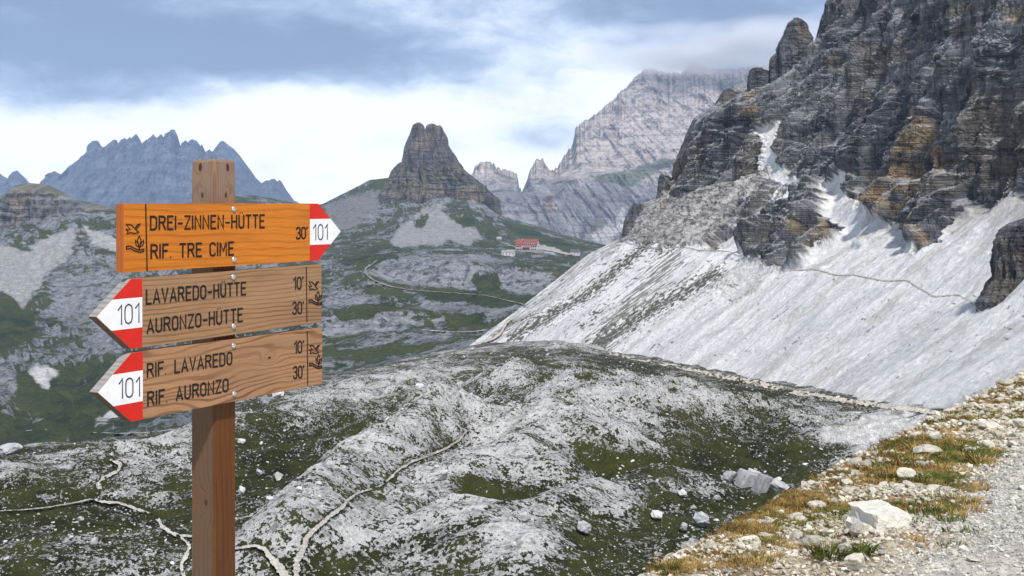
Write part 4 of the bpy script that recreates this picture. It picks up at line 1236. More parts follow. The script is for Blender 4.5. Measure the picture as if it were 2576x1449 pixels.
def stone_mass(name, pts, sizes, colours, mat, flat=(0.45, 0.9), sink=0.25, seed=1):
    """many small stones as one mesh"""
    g = np.random.default_rng(seed)
    n = len(pts)
    V = np.repeat(ICO_V[None], n, 0) * g.uniform(0.72, 1.22, (n, len(ICO_V), 1))
    for _ in range(3):                               # chop faces so the stones are angular
        nr = g.normal(size=(n, 1, 3))
        nr /= np.linalg.norm(nr, axis=-1, keepdims=True)
        t_ = (V * nr).sum(-1, keepdims=True) - g.uniform(0.35, 0.75, (n, 1, 1))
        V = V - nr * np.maximum(t_, 0)
    V = V * np.stack([g.uniform(0.8, 1.5, n), g.uniform(0.65, 1.1, n), g.uniform(*flat, n)], -1)[:, None, :]
    a = g.uniform(0, 6.28, n)
    ca, sa = np.cos(a)[:, None], np.sin(a)[:, None]
    V = np.stack([V[..., 0] * ca - V[..., 1] * sa, V[..., 0] * sa + V[..., 1] * ca, V[..., 2]], -1)
    tl = g.normal(0, 0.25, (n, 2))
    V[..., 2] += V[..., 0] * tl[:, :1] + V[..., 1] * tl[:, 1:]
    V = V * (sizes * 0.5)[:, None, None] + pts[:, None, :]
    V[..., 2] += (sizes * 0.5 * (np.mean(flat) - sink))[:, None]
    Fc = (ICO_F[None] + (np.arange(n) * len(ICO_V))[:, None, None]).reshape(-1, 3)
    C_ = np.repeat(colours[:, None, :], len(ICO_V), 1)
    return mesh_obj(name, V.reshape(-1, 3), Fc, mat, C_.reshape(-1, 3))


M_GRAVEL = terrain_mat('gravel_stone', (22.0, 70.0), 0.22, 0.4, 0.01)
M_MSTONE = terrain_mat('meadow_stone', (2.5, 9.0), 0.25, 0.4, 0.1)

# gravel and rubble of the foreground: the larger stones are objects, the rest one mass
ii, jj = np.where((PFG[..., 1] > 4.4) & (PFG[..., 1] < 20) & (SFG > -0.35) & jb[:, None])
sel = rng.choice(len(ii), 17000, replace=False)
i2, j2 = np.where((PFG[..., 1] > 3.2) & (PFG[..., 1] < 20) & (SFG > -0.35) & jo_[:, None])
sel2 = rng.choice(len(i2), 3500, replace=False)
ii, jj = np.concatenate([ii[sel], i2[sel2]]), np.concatenate([jj[sel], j2[sel2]])
sel = np.arange(len(ii))
pts = PFG[ii, jj].copy()
sv = SFG[ii, jj]
onv = 1 - ss(sv, 0.7, 1.2)
pxsz = np.exp(rng.normal(np.log(7.0), 0.36, len(sel))) * (1 + 0.45 * onv)
tail = rng.random(len(sel)) < 0.02 + 0.045 * onv
pxsz = np.where(tail, pxsz * rng.uniform(1.5, 2.4, len(sel)), pxsz)
sizes = np.clip(pxsz * pts[:, 1] / F, 0.008, 0.16)
order = np.argsort(-np.where(sel < 17000, pxsz, 0))
big_i, small_i = order[:275], order[275:]
warm = np.clip(onv + rng.normal(0, 0.3, len(sel)), 0, 1)
cst = mixc((0.57, 0.56, 0.53), (0.62, 0.57, 0.47), warm) * rng.uniform(0.6, 1.2, (len(sel), 1))
gs = stone_mass('gravel', pts[small_i], sizes[small_i], np.clip(cst[small_i], 0, 0.85), M_GRAVEL, seed=4)
tag(gs, 'loose pale gravel and small rubble strewn over the trail edge', 'gravel', kind='stuff')
variants = [to_mesh(rock_bm(100 + q, 2, 0.62, 0.2, 9), 'stone', M_STONE) for q in range(10)]
first = None
for q in big_i:
    p = pts[q]
    sz = sizes[q] * 0.55
    o = new_obj('stone', variants[int(rng.integers(10))], None, (p[0], p[1], p[2] - sz * 0.15), (rng.normal(0, 0.2), rng.normal(0, 0.2), rng.uniform(0, 6.28)), (sz * rng.uniform(0.9, 1.4), sz * rng.uniform(0.7, 1.0), sz * rng.uniform(0.6, 1.0)))
    zone = ('pale loose stone at the very brink among the dry grass', 'loose stones at the brink') if sv[q] < 0.3 else ('pale loose stone in the rubble of the verge between brink and gravel', 'loose stones in the verge') if sv[q] < 1.0 else ('pale loose stone lying on the trail gravel', 'loose stones on the gravel')
    tag(o, zone[0], 'stone', zone[1])
for (a, b_, wpx, hpx, mat_, lab, rz) in (
        (2355, 1122, 46, 30, M_STONE, 'white crumbly rock highest up the trail verge among dry grass', 0.3), (2330, 1150, 90, 26, M_STONE, 'flat tan slab below the white crumbly rock on the verge', 0.5), (2252, 1186, 56, 24, M_STONE, 'long pale stone tilted on the verge beside a rusty tuft', 0.6),
        (2275, 1212, 60, 30, M_STONE, 'pale block just above the green tuft on the trail verge', 0.2), (2310, 1100, 50, 22, M_STONE, 'cream flat stone at the brink under dry orange grass', 0.4), (2057, 1288, 52, 22, M_STONE, 'flat cream stone on the verge left of the big white block', 0.2),
        (2222, 1362, 42, 28, M_STONE, 'rounded cream stone just below the big white block', 1.0), (2040, 1382, 66, 40, M_STONE, 'broad pale stone low on the verge left of the green turf clump', 0.7), (2154, 1438, 64, 34, M_STONE, 'white stone with a dark hollow beneath at the bottom edge', 0.1),
        (2125, 1405, 44, 30, M_STONE, 'cream stone between two green turf clumps near the bottom edge', 0.9), (2023, 1238, 34, 26, M_STONE, 'upright tan stone standing on the brink over the meadow', 0.4), (1884, 1362, 60, 26, M_STONE, 'long pale stone near the brink at the lower left of the verge', 0.3),
        (2405, 1068, 40, 22, M_STONE, 'cream stone on the upper verge beside the trail gravel', 0.3), (2160, 1290, 40, 26, M_STONE, 'tan stone leaning on the left of the big white block', 0.8)):
    p = on_ground(a, b_)
    s_ = p.y / F
    o = new_obj('stone', to_mesh(rock_bm(int(a), 3, 0.8, 0.14, 12), 'stone', mat_), None, (p.x, p.y, p.z - 0.012), (0, 0.05, rz), (wpx * s_ * 0.55, wpx * s_ * 0.42, hpx * s_ * 0.80))
    tag(o, lab, 'stone', 'loose stones on the trail edge')
# the big white block with a tan shaded side
p = on_ground(2210, 1338)
bm = bmesh.new()
bmesh.ops.create_cube(bm, size=1.0)
bmesh.ops.subdivide_edges(bm, edges=bm.edges[:], cuts=5, use_grid_fill=True)
rr = random.Random(5)
for v in bm.verts:
    c_ = v.co
    c_.x *= 0.23 - 0.05 * (c_.z + 0.5)
    c_.y *= 0.20
    c_.z = (c_.z + 0.5) * 0.145 * (1 + 0.5 * (0.115 - c_.x))
    st = math.floor(c_.z / 0.035)
    c_.x += 0.010 * math.sin(st * 2.4) + rr.uniform(-0.006, 0.006)
    c_.y += 0.008 * math.sin(st * 1.7 + 1) + rr.uniform(-0.006, 0.006)
    c_.z += rr.uniform(-0.005, 0.005)
M_BLOCK = stone_mat('pale_layered_limestone', (0.80, 0.76, 0.68), 0.14, 9.0)
o = new_obj('boulder', to_mesh(bm, 'boulder', M_BLOCK), None, (p.x, p.y, p.z - 0.03), (R(6), R(-4), R(24)))
tag(o, 'big white layered block of limestone on the trail verge', 'boulder')

# ------------------------------------------------------------------ grass tufts at the brink
def blade_mat(name, lo, hi):
    m, kk, b = new_mat(name)
    oi = kk.n('ShaderNodeObjectInfo')
    t = kk.n('ShaderNodeTexCoord')
    n_ = kk.noise(t.outputs['Object'], 60.0, 2, 0.5)
    f_ = kk.math('ADD', kk.math('MULTIPLY', oi.outputs['Random'], 0.5), kk.math('MULTIPLY', n_, 0.5))
    kk.link(kk.mix(f_, lo, hi), b.inputs['Base Color'])
    return m


M_DRY = blade_mat('dry_grass', (0.20, 0.105, 0.030), (0.50, 0.34, 0.13))
M_GREEN = blade_mat('green_grass', (0.055, 0.075, 0.016), (0.17, 0.19, 0.045))


def tuft_arrays(seed, n, spread, hgt):
    g = np.random.default_rng(seed)
    a = g.uniform(0, 6.28, n)
    r_ = spread * np.sqrt(g.random(n))
    base = np.stack([r_ * np.cos(a), r_ * np.sin(a), np.zeros(n)], -1)
    ln = hgt * g.uniform(0.45, 1.0, n)
    lean_ = np.stack([np.cos(a), np.sin(a), np.zeros(n)], -1) * (0.25 + 0.6 * g.random((n, 1))) + g.normal(0, 0.25, (n, 3)) * [1, 1, 0]
    mid = base + lean_ * (ln * 0.35)[:, None] + np.stack([0 * ln, 0 * ln, ln * 0.6], -1)
    tip = base + lean_ * ln[:, None] + np.stack([0 * ln, 0 * ln, ln * 0.85], -1)
    side = np.stack([-np.sin(a + 1), np.cos(a + 1), 0 * a], -1) * (0.0024 + 0.002 * g.random((n, 1)))
    V = np.stack([base - side, base + side, mid + side * 0.8, mid - side * 0.8, tip], 1)
    Fq = np.array([[0, 1, 2], [0, 2, 3], [3, 2, 4]])
    Fc = (Fq[None] + 5 * np.arange(n)[:, None, None]).reshape(-1, 3)
    return V.reshape(-1, 3), Fc


tm = {}
for kind_, mat_ in (('dry', M_DRY), ('green', M_GREEN)):
    tm[kind_] = []
    for q in range(5):
        v_, f_ = tuft_arrays(40 + q + (10 if kind_ == 'dry' else 0), 110, 0.055, 0.075)
        tm[kind_].append(raw_mesh('grass_tuft', v_, f_, mat_))
special = [(2329, 1246, 'green', 1.25, 'bright green tuft between the pale stones beside the gravel'), (2185, 1248, 'green', 1.0, 'dark green tuft just behind the big white block'), (2161, 1396, 'green', 1.2, 'green turf clump in front of the big white block'),
           (2086, 1408, 'green', 1.3, 'wide green turf clump left of the one before the white block'), (1836, 1416, 'green', 1.1, 'green and rusty clump at the lower left end of the verge'), (1957, 1308, 'green', 0.9, 'olive tuft on the brink above the meadow boulders')]
for a, b_, kd, sc_, lab in special:
    for rep in range(1):
        p = on_ground(a, b_)
        o = new_obj('grass_tuft', tm[kd][int(a) % 5], None, (p.x, p.y, p.z - 0.01), (0, 0, a), (sc_ * 1.1, sc_ * 1.1, sc_ * 0.7))
        tag(o, lab, 'grass tuft', 'grass tufts on the trail edge')
brpx = [(1650, 1449), (1782, 1374), (1850, 1330), (1914, 1296), (1990, 1256), (2022, 1238), (2100, 1195), (2175, 1155), (2236, 1120), (2290, 1092), (2351, 1062), (2433, 1020), (2515, 975), (2576, 945)]
cnt = 0
g = np.random.default_rng(21)
dmass = {'dry': [], 'green': []}
for q in range(2800):
    t_ = g.random()
    a = float(np.interp(t_, np.linspace(0, 1, len(brpx)), [v[0] for v in brpx]))
    b_ = float(np.interp(t_, np.linspace(0, 1, len(brpx)), [v[1] for v in brpx]))
    off = abs(g.normal(0, 1)) * 42
    near = math.exp(-((a - 2270) / 150) ** 2)
    off *= 1 + 1.3 * near
    a, b_ = a + off * 0.6, b_ + off * 0.85
    if a > 2600 or b_ > 1449:
        continue
    p = on_ground(a, b_)
    kd = 'dry' if g.random() < 0.80 - 0.35 * min(1, off / 90) else 'green'
    sc_ = g.uniform(0.4, 0.85) * (1.0 + 0.4 * near) * (0.8 + 0.035 * p.y)
    if cnt < 150:
        o = new_obj('grass_tuft', tm[kd][int(g.integers(5))], None, (p.x, p.y, p.z - 0.012), (g.normal(0, 0.2), g.normal(0, 0.2), g.uniform(0, 6)), (sc_ * 1.25, sc_ * 1.25, sc_))
        tag(o, 'dry rusty grass tuft on the stony brink of the trail' if kd == 'dry' else 'small olive green tuft among the stones of the verge', 'grass tuft', 'dry grass tufts on the brink' if kd == 'dry' else 'small green tufts on the verge')
        cnt += 1
    else:
        dmass[kd].append((p, sc_ * 0.8, g.uniform(0, 6)))
for kd in ('dry', 'green'):
    Vs, Fs, n0 = [], [], 0
    for p, sc_, rz in dmass[kd]:
        v_, f_ = tuft_arrays(int(rz * 1e5), 70, 0.11, 0.055)
        ca, sa = math.cos(rz), math.sin(rz)
        v_ = np.stack([v_[:, 0] * ca - v_[:, 1] * sa, v_[:, 0] * sa + v_[:, 1] * ca, v_[:, 2]], -1) * sc_ + np.array(p)
        Vs.append(v_)
        Fs.append(f_ + n0)
        n0 += len(v_)
    o = mesh_obj('grass', np.concatenate(Vs), np.concatenate(Fs), M_DRY if kd == 'dry' else M_GREEN)
    tag(o, 'thin dry rusty grass along the stony brink' if kd == 'dry' else 'thin green grass between the stones of the verge', 'grass', kind='stuff')

# ------------------------------------------------------------------ meadow stones and boulders
nu_, nv_ = PMEAD.shape[:2]
ii = rng.integers(2, nu_ - 2, 34000)
jj = rng.integers(8, nvm - 6, 34000)
dens = fb2(PMEAD[ii, jj, 0] / 14, PMEAD[ii, jj, 1] / 14, 3)
keepm = rng.random(34000) < np.clip(0.16 + 0.3 * dens + 0.42 * np.clip(TURF[ii, jj], 0, 1), 0.05, 0.9)
ii, jj = ii[keepm], jj[keepm]
pts = PMEAD[ii, jj].copy()
pxsz = np.exp(rng.normal(np.log(4.0), 0.40, len(ii)))
pxsz = np.where(rng.random(len(ii)) < 0.05, pxsz * rng.uniform(1.5, 2.6, len(ii)), pxsz)
sizes = np.clip(pxsz * pts[:, 1] / F, 0.06, 1.4)
cst = np.array([0.56, 0.565, 0.58])[None] * rng.uniform(0.65, 1.2, (len(ii), 1))
ms = stone_mass('rubble', pts, sizes, np.clip(cst, 0, 0.85), M_MSTONE, (0.4, 0.8), 0.30, seed=9)
tag(ms, 'white limestone rubble scattered over the meadow turf', 'rubble', kind='stuff')

BOUL = [(1785, 1190, 34, 30, 'g', 'grey boulder standing alone above the row of boulders in the meadow'), (1772, 1226, 34, 22, 'g', 'low grey boulder at the left end of the meadow boulder row'), (1800, 1222, 46, 30, 'g', 'broad lumpy grey boulder second from the left in the meadow row'), (1833, 1215, 44, 34, 'g', 'humped grey boulder in the middle of the meadow row'),
        (1868, 1222, 48, 36, 'g', 'largest rounded boulder touching the square block in the meadow row'), (1907, 1234, 30, 40, 'g', 'square grey block tilted on its edge in the meadow boulder row'), (1960, 1240, 60, 34, 'g', 'fractured grey boulder at the right end of the meadow row'), (1957, 1214, 20, 16, 'w', 'white round boulder behind the right end of the meadow row'),
        (1889, 1200, 26, 18, 'w', 'white pointed boulder behind the square block of the meadow row'), (1713, 1248, 28, 18, 'w', 'white slab lying left of the meadow boulder row'), (1801, 1258, 22, 14, 'g', 'small rounded boulder in front of the meadow boulder row'), (1764, 1326, 50, 34, 'g', 'grey hump of rock in dark turf just above the trail brink'),
        (1720, 1334, 30, 20, 'g', 'low grey rock left of the hump above the trail brink'), (1655, 1302, 38, 24, 'w', 'white broken boulder in dark turf left of the trail brink'), (1745, 1280, 18, 10, 'w', 'small white stone between the boulder row and the rock hump'), (2025, 1180, 18, 12, 'w', 'white stone in the turf right of the meadow boulder row'),
        (1115, 1206, 36, 30, 'w', 'white boulder in the dark hollow below the centre path'), (1030, 1258, 30, 22, 'w', 'white crumbling boulder by a dark hole right of the path bend'), (703, 1208, 30, 20, 'w', 'pale boulder in dark turf right of the signpost'), (653, 1198, 26, 18, 'g', 'grey low boulder in turf next to the signpost'),
        (610, 1240, 24, 18, 'w', 'white stone heap close to the right edge of the post'), (680, 1256, 20, 12, 'w', 'white stone on the turf below the pale boulder by the signpost'), (753, 1234, 18, 10, 'w', 'small white stone on the slope left of the centre path'), (802, 1218, 16, 10, 'w', 'small white stone above the centre path bend'),
        (858, 1197, 24, 14, 'g', 'grey stone on the turf above the centre path'), (1275, 943, 26, 16, 'w', 'white flat boulder near the top of the meadow mound'), (1305, 950, 18, 13, 'w', 'round white boulder on the meadow mound beside the flat one'), (1223, 1370, 22, 18, 'g', 'round grey boulder on the pale flank low in the meadow'),
        (1314, 1312, 30, 24, 'w', 'white boulder pile in the turf of the lower meadow'), (1293, 1375, 16, 12, 'w', 'small white stone near the bottom of the meadow'), (1366, 1254, 16, 10, 'w', 'white stone on the dark turf hollow in mid meadow'), (1457, 1254, 16, 12, 'w', 'white stone at the right side of the dark turf hollow'),
        (1465, 1338, 42, 30, 'g', 'grey rock hump low in the meadow centre'), (24, 1143, 64, 24, 'g', 'large grey outcrop at the left end of the meadow crest'), (201, 1310, 18, 12, 'w', 'white stone alone on the dark turf left of the signpost'), (237, 1370, 24, 18, 'w', 'white stone on the dark turf under the left path'),
        (1055, 984, 24, 14, 'w', 'white flat rock high on the meadow slope'), (608, 1116, 20, 16, 'w', 'white boulder on turf beside the post below the last board'), (700, 1006, 40, 26, 'w', 'white shattered rock on the crest below the signboards'), (668, 1016, 34, 24, 'g', 'grey rock on the crest next to the shattered white one'), (1485, 1030, 20, 12, 'w', 'white stone at the rim of a dark hollow in the upper meadow')]
for (a, b_, wpx, hpx, c_, lab) in BOUL:
    d_ = Z.depth(a, b_, 1)
    d_ = min(d_, 330)
    x_ = (a - CX) / F * d_
    zg = max(meadow_z(x_, d_), min(EYE - (b_ - HY) / F * d_, meadow_z(x_, d_) + 0.35 * hpx * d_ / F))
    s_ = d_ / F
    if 'square' in lab:
        bm = bmesh.new()
        bmesh.ops.create_cube(bm, size=1.8)
        bmesh.ops.bevel(bm, geom=bm.edges[:], offset=0.12, segments=1, affect='EDGES')
        bmesh.ops.triangulate(bm, faces=bm.faces[:])
        for v in bm.verts:
            v.co.z += 0.75
            v.co.x += 0.25 * v.co.z
        rot_ = (0.1, 0.35, 0.5)
    else:
        bm = rock_bm(int(a * 3 + b_), 3, 0.85, 0.22, 10)
        rot_ = (0.05, 0.05, (a * 7) % 6.28)
    o = new_obj('boulder', to_mesh(bm, 'boulder', M_BOULDER if c_ == 'g' else M_BOULDERW), None, (x_, d_, zg - 0.12 * hpx * s_), rot_, (wpx * s_ * 0.56, wpx * s_ * 0.50, hpx * s_ * 0.72))
    tag(o, lab, 'boulder', 'boulders in the meadow')

# ------------------------------------------------------------------ footpaths, laid on the terrain
M_PATH = terrain_mat('trodden_limestone_path', (3.0, 12.0), 0.16, 0.3, 0.05)
for lab, line, wd, c_ in PATHS:
    line = np.array(line, float)
    seg = np.concatenate([[0], np.cumsum(np.hypot(*np.diff(line, axis=0).T))])
    u_s = np.arange(0, seg[-1], 2.5)
    xs = np.interp(u_s, seg, line[:, 0])
    ys = np.interp(u_s, seg, line[:, 1])
    ws = np.interp(u_s, seg, wd)
    xs = xs + 1.2 * fb2(u_s / 14, u_s * 0 + 3, 3)
    ys = ys + 0.8 * fb2(u_s / 14, u_s * 0 + 9, 3)
    ws = ws * (1 + 0.45 * fb2(u_s / 10, u_s * 0 + 5, 3))
    for _ in range(4):
        xs[1:-1] = 0.25 * xs[:-2] + 0.5 * xs[1:-1] + 0.25 * xs[2:]
        ys[1:-1] = 0.25 * ys[:-2] + 0.5 * ys[1:-1] + 0.25 * ys[2:]
    tx, ty = np.gradient(xs), np.gradient(ys)
    ln = np.hypot(tx, ty) + 1e-6
    nx, ny = -ty / ln, tx / ln
    off = np.array([-0.5, -0.25, 0, 0.25, 0.5])
    rag = np.stack([1 + 0.4 * fb2(u_s / 13, u_s * 0 + 21, 3), np.ones(len(u_s)), np.ones(len(u_s)), np.ones(len(u_s)), 1 + 0.4 * fb2(u_s / 13, u_s * 0 + 31, 3)], -1)
    off = off[None] * rag
    gx = xs[:, None] + nx[:, None] * ws[:, None] * off
    gy = ys[:, None] + ny[:, None] * ws[:, None] * off
    dd = np.array([[Z.depth(gx[i, j], gy[i, j], 1) for j in range(5)] for i in range(len(xs))])
    for _ in range(3):
        dd[1:-1] = np.median(np.stack([dd[:-2], dd[1:-1], dd[2:]]), 0)
    lift = 0.9958 if 'foot of the scree' in lab else 0.9990 if 'upper scree' in lab else 0.9958
    Pp = U(gx, gy, dd * lift)
    cc = np.array(c_)[None, None] * (1 + 0.15 * fb2(Pp[..., 0] / 2, Pp[..., 1] / 2, 3))[..., None]
    o = grid_obj('path', Pp, np.clip(cc, 0, 0.8), M_PATH, flip=True)
    tag(o, lab, 'path', kind='structure')

# ------------------------------------------------------------------ the huts on the plateau
M_PLASTER = plain_mat('white_plaster', (0.62, 0.60, 0.58), 0.9, var=0.12, scale=0.4)
M_PINK = plain_mat('pink_plaster', (0.60, 0.47, 0.43), 0.9, var=0.10, scale=0.4)
M_REDROOF = plain_mat('red_sheet_roof', (0.27, 0.075, 0.055), 0.6, var=0.15, scale=0.5)
M_GLASS = plain_mat('dark_window_glass', (0.03, 0.035, 0.05), 0.2, spec=0.5)
M_DARKROOF = plain_mat('dark_tin_roof', (0.09, 0.10, 0.12), 0.5, var=0.2, scale=0.6)
M_STONEWALL = plain_mat('grey_stone_wall', (0.32, 0.31, 0.30), 0.95, var=0.3, scale=0.9)
M_REDWOOD = plain_mat('dark_red_shutter', (0.22, 0.05, 0.04), 0.7)
M_DARKWOOD = plain_mat('dark_timber', (0.055, 0.045, 0.05), 0.8)


def box(bm, x0, x1, y0, y1, z0, z1):
    vs_ = [bm.verts.new(p) for p in ((x0, y0, z0), (x1, y0, z0), (x1, y1, z0), (x0, y1, z0), (x0, y0, z1), (x1, y0, z1), (x1, y1, z1), (x0, y1, z1))]
    for f in ((0, 3, 2, 1), (4, 5, 6, 7), (0, 1, 5, 4), (1, 2, 6, 5), (2, 3, 7, 6), (3, 0, 4, 7)):
        bm.faces.new([vs_[i] for i in f])


def part_box(name, parent, mat, *dims):
    bm = bmesh.new()
    box(bm, *dims)
    return new_obj(name, to_mesh(bm, name, mat), parent)


def gable_wall(bm, x0, x1, y0, y1, z0, ze, zr, ridge_along='x'):
    """walls with gable ends; ridge along x"""
    ym = (y0 + y1) / 2
    P_ = [(x0, y0, z0), (x1, y0, z0), (x1, y1, z0), (x0, y1, z0), (x0, y0, ze), (x1, y0, ze), (x1, y1, ze), (x0, y1, ze), (x0, ym, zr), (x1, ym, zr)]
    v = [bm.verts.new(p) for p in P_]
    for f in ((0, 1, 5, 4), (1, 2, 6, 9, 5), (2, 3, 7, 6), (3, 0, 4, 8, 7), (4, 5, 9, 8), (7, 8, 9, 6)):
        bm.faces.new([v[i] for i in f])


def roof_slab(name, parent, mat, x0, x1, ya, za, yb, zb, th=0.35):
    bm = bmesh.new()
    v = [bm.verts.new(p) for p in ((x0, ya, za), (x1, ya, za), (x1, yb, zb), (x0, yb, zb), (x0, ya, za + th), (x1, ya, za + th), (x1, yb, zb + th), (x0, yb, zb + th))]
    for f in ((0, 3, 2, 1), (4, 5, 6, 7), (0, 1, 5, 4), (1, 2, 6, 5), (2, 3, 7, 6), (3, 0, 4, 7)):
        bm.faces.new([v[i] for i in f])
    return new_obj(name, to_mesh(bm, name, mat), parent)


def empty(name, loc, rz=0.0):
    o = bpy.data.objects.new(name, None)
    col.objects.link(o)
    o.location = loc
    o.rotation_euler = (0, 0, rz)
    o.empty_display_size = 0.3
    return o


HD = 1930.0
q0 = U(1327, 629, HD)
sc_ = HD / F                                     # metres per picture unit there
hut = empty('mountain_hut', Vector(q0), R(-14))
tag(hut, 'large white mountain hut with a red roof below the twin tower', 'mountain hut')
L2 = 27.5 * sc_
hW = 7.5
bm = bmesh.new()
gable_wall(bm, -L2, L2, -hW, hW, -3, 9.2, 16.0)
wall = new_obj('wall', to_mesh(bm, 'wall', M_PINK), hut)
part_box('gable_wall', hut, M_PLASTER, L2 + 0.02, L2 + 0.35, -hW, hW, -3, 9.0)
roof_slab('roof', hut, M_REDROOF, -L2 - 0.8, L2 + 0.8, -hW - 1.0, 8.4, 0.0, 16.2, 0.45)
roof_slab('roof', hut, M_REDROOF, -L2 - 0.8, L2 + 0.8, hW + 1.0, 8.4, 0.0, 16.2, 0.45)
dorm = part_box('dormer', hut, M_PINK, -4.0, 12.0, -hW - 0.6, -2.0, 7.6, 12.6)
roof_slab('dormer_roof', dorm, M_REDROOF, -4.6, 12.6, -hW - 1.2, 12.4, -1.0, 14.8, 0.3)
for q in range(5):
    part_box('window', dorm, M_GLASS, -3.0 + q * 3.0, -1.4 + q * 3.0, -hW - 0.75, -hW - 0.55, 9.2, 11.2)
por = part_box('porch', hut, M_DARKWOOD, -4.5, 5.0, -hW - 3.6, -hW - 0.05, -2.5, 3.2)
roof_slab('porch_roof', por, M_REDROOF, -5.2, 5.7, -hW - 4.4, 3.2, -hW - 0.1, 5.6, 0.3)
for rowz in (0.4, 4.6):
    for q, xx in enumerate((-14.6, -11.8, -9.0, 8.0, 11.0, 14.2)):
        wn = part_box('window', hut, M_GLASS, xx - 0.65, xx + 0.65, -hW - 0.12, -hW - 0.02, rowz, rowz + 1.9)
        part_box('shutter', wn, M_REDWOOD, xx - 1.2, xx - 0.68, -hW - 0.2, -hW - 0.03, rowz, rowz + 1.9)
        part_box('shutter', wn, M_REDWOOD, xx + 0.68, xx + 1.2, -hW - 0.2, -hW - 0.03, rowz, rowz + 1.9)
for zz_ in (0.4, 4.6):
    for yy_ in (-4.2, 0.0, 4.2):
        part_box('window', hut, M_GLASS, L2 + 0.36, L2 + 0.46, yy_ - 0.7, yy_ + 0.7, zz_, zz_ + 1.8)
part_box('chimney', hut, M_PLASTER, -8.0, -6.9, -0.6, 0.6, 15.5, 17.2)
tw = empty('terrace_wall', Vector(U(1318, 639, HD - 30)), R(-10))
tag(tw, 'long grey stone terrace wall in front of the red-roofed hut', 'wall')
for q in range(9):
    part_box('wall_section', tw, M_STONEWALL, -34 + q * 7.0, -34 + q * 7.0 + 6.9, -1.0 + 0.35 * math.sin(q * 2.1), 14.0, -8, 5.6 + 0.4 * math.sin(q * 1.3))


def small_hut(name, lab, a, b_, wpx, hpx, wallm, roofm, d_, rz, low_=0.5, wins=3, depth=5.0, cat='hut'):
    s_ = d_ / F
    e_ = empty(name, Vector(U(a, b_, d_)), rz)
    tag(e_, lab, cat)
    L_, H_ = wpx * s_ / 2, hpx * s_
    bm = bmesh.new()
    gable_wall(bm, -L_, L_, -depth, depth, -3, H_ * low_, H_)
    new_obj('wall', to_mesh(bm, 'wall', wallm), e_)
    roof_slab('roof', e_, roofm, -L_ - 0.4, L_ + 0.4, -depth - 0.5, H_ * low_ - 0.15, 0, H_ + 0.1, 0.3)
    roof_slab('roof', e_, roofm, -L_ - 0.4, L_ + 0.4, depth + 0.5, H_ * low_ - 0.15, 0, H_ + 0.1, 0.3)
    for q in range(wins):
        xx = -L_ + (q + 0.5) * 2 * L_ / wins
        part_box('window', e_, M_GLASS, xx - 0.6, xx + 0.6, -depth - 0.1, -depth + 0.0, 0.9, 0.9 + min(1.6, H_ * low_ * 0.4))
    part_box('door', e_, M_DARKWOOD, -0.5, 0.5, -depth - 0.12, -depth - 0.01, -0.5, 1.9) if wins < 3 else None
    return e_


small_hut('chapel', 'tiny white chapel up the slope left of the red-roofed hut', 1256, 607, 12, 11, M_STONEWALL, M_STONEWALL, Z.depth(1256, 607, 1), R(-10), 0.55, 2, 3.0, 'chapel')
small_hut('stone_shed', 'low pale stone ruin below and left of the red-roofed hut', 1279, 642, 33, 12, M_PLASTER, M_STONEWALL, Z.depth(1279, 642, 1) - 4, R(-8), 0.7, 4, 3.0, 'shed')
small_hut('barn', 'small white barn with a dark roof right of the red-roofed hut', 1447, 641, 23, 14, M_PLASTER, M_DARKROOF, Z.depth(1447, 641, 1) - 4, R(-12), 0.5, 3, 4.5, 'barn')
# ------------------------------------------------------------------ the signpost
TH = R(60.6)
OX, OY = -0.609, 2.78                            # front plane of the boards, on the bolt line
Tx, Ty = math.cos(TH), math.sin(TH)
ZG = 0.0
post_root = empty('signpost', (OX, OY, ZG), TH)
tag(post_root, 'wooden signpost with one orange and two weathered brown arrow boards', 'signpost')


def bt(a, b_):
    """board coordinates (along the board, height) of a picture position on the boards' front plane"""
    r_ = (a - CX) / F
    t_ = (r_ * OY - OX) / (Tx - r_ * Ty)
    d_ = OY + t_ * Ty
    return t_, EYE - (b_ - HY) / F * d_ - ZG


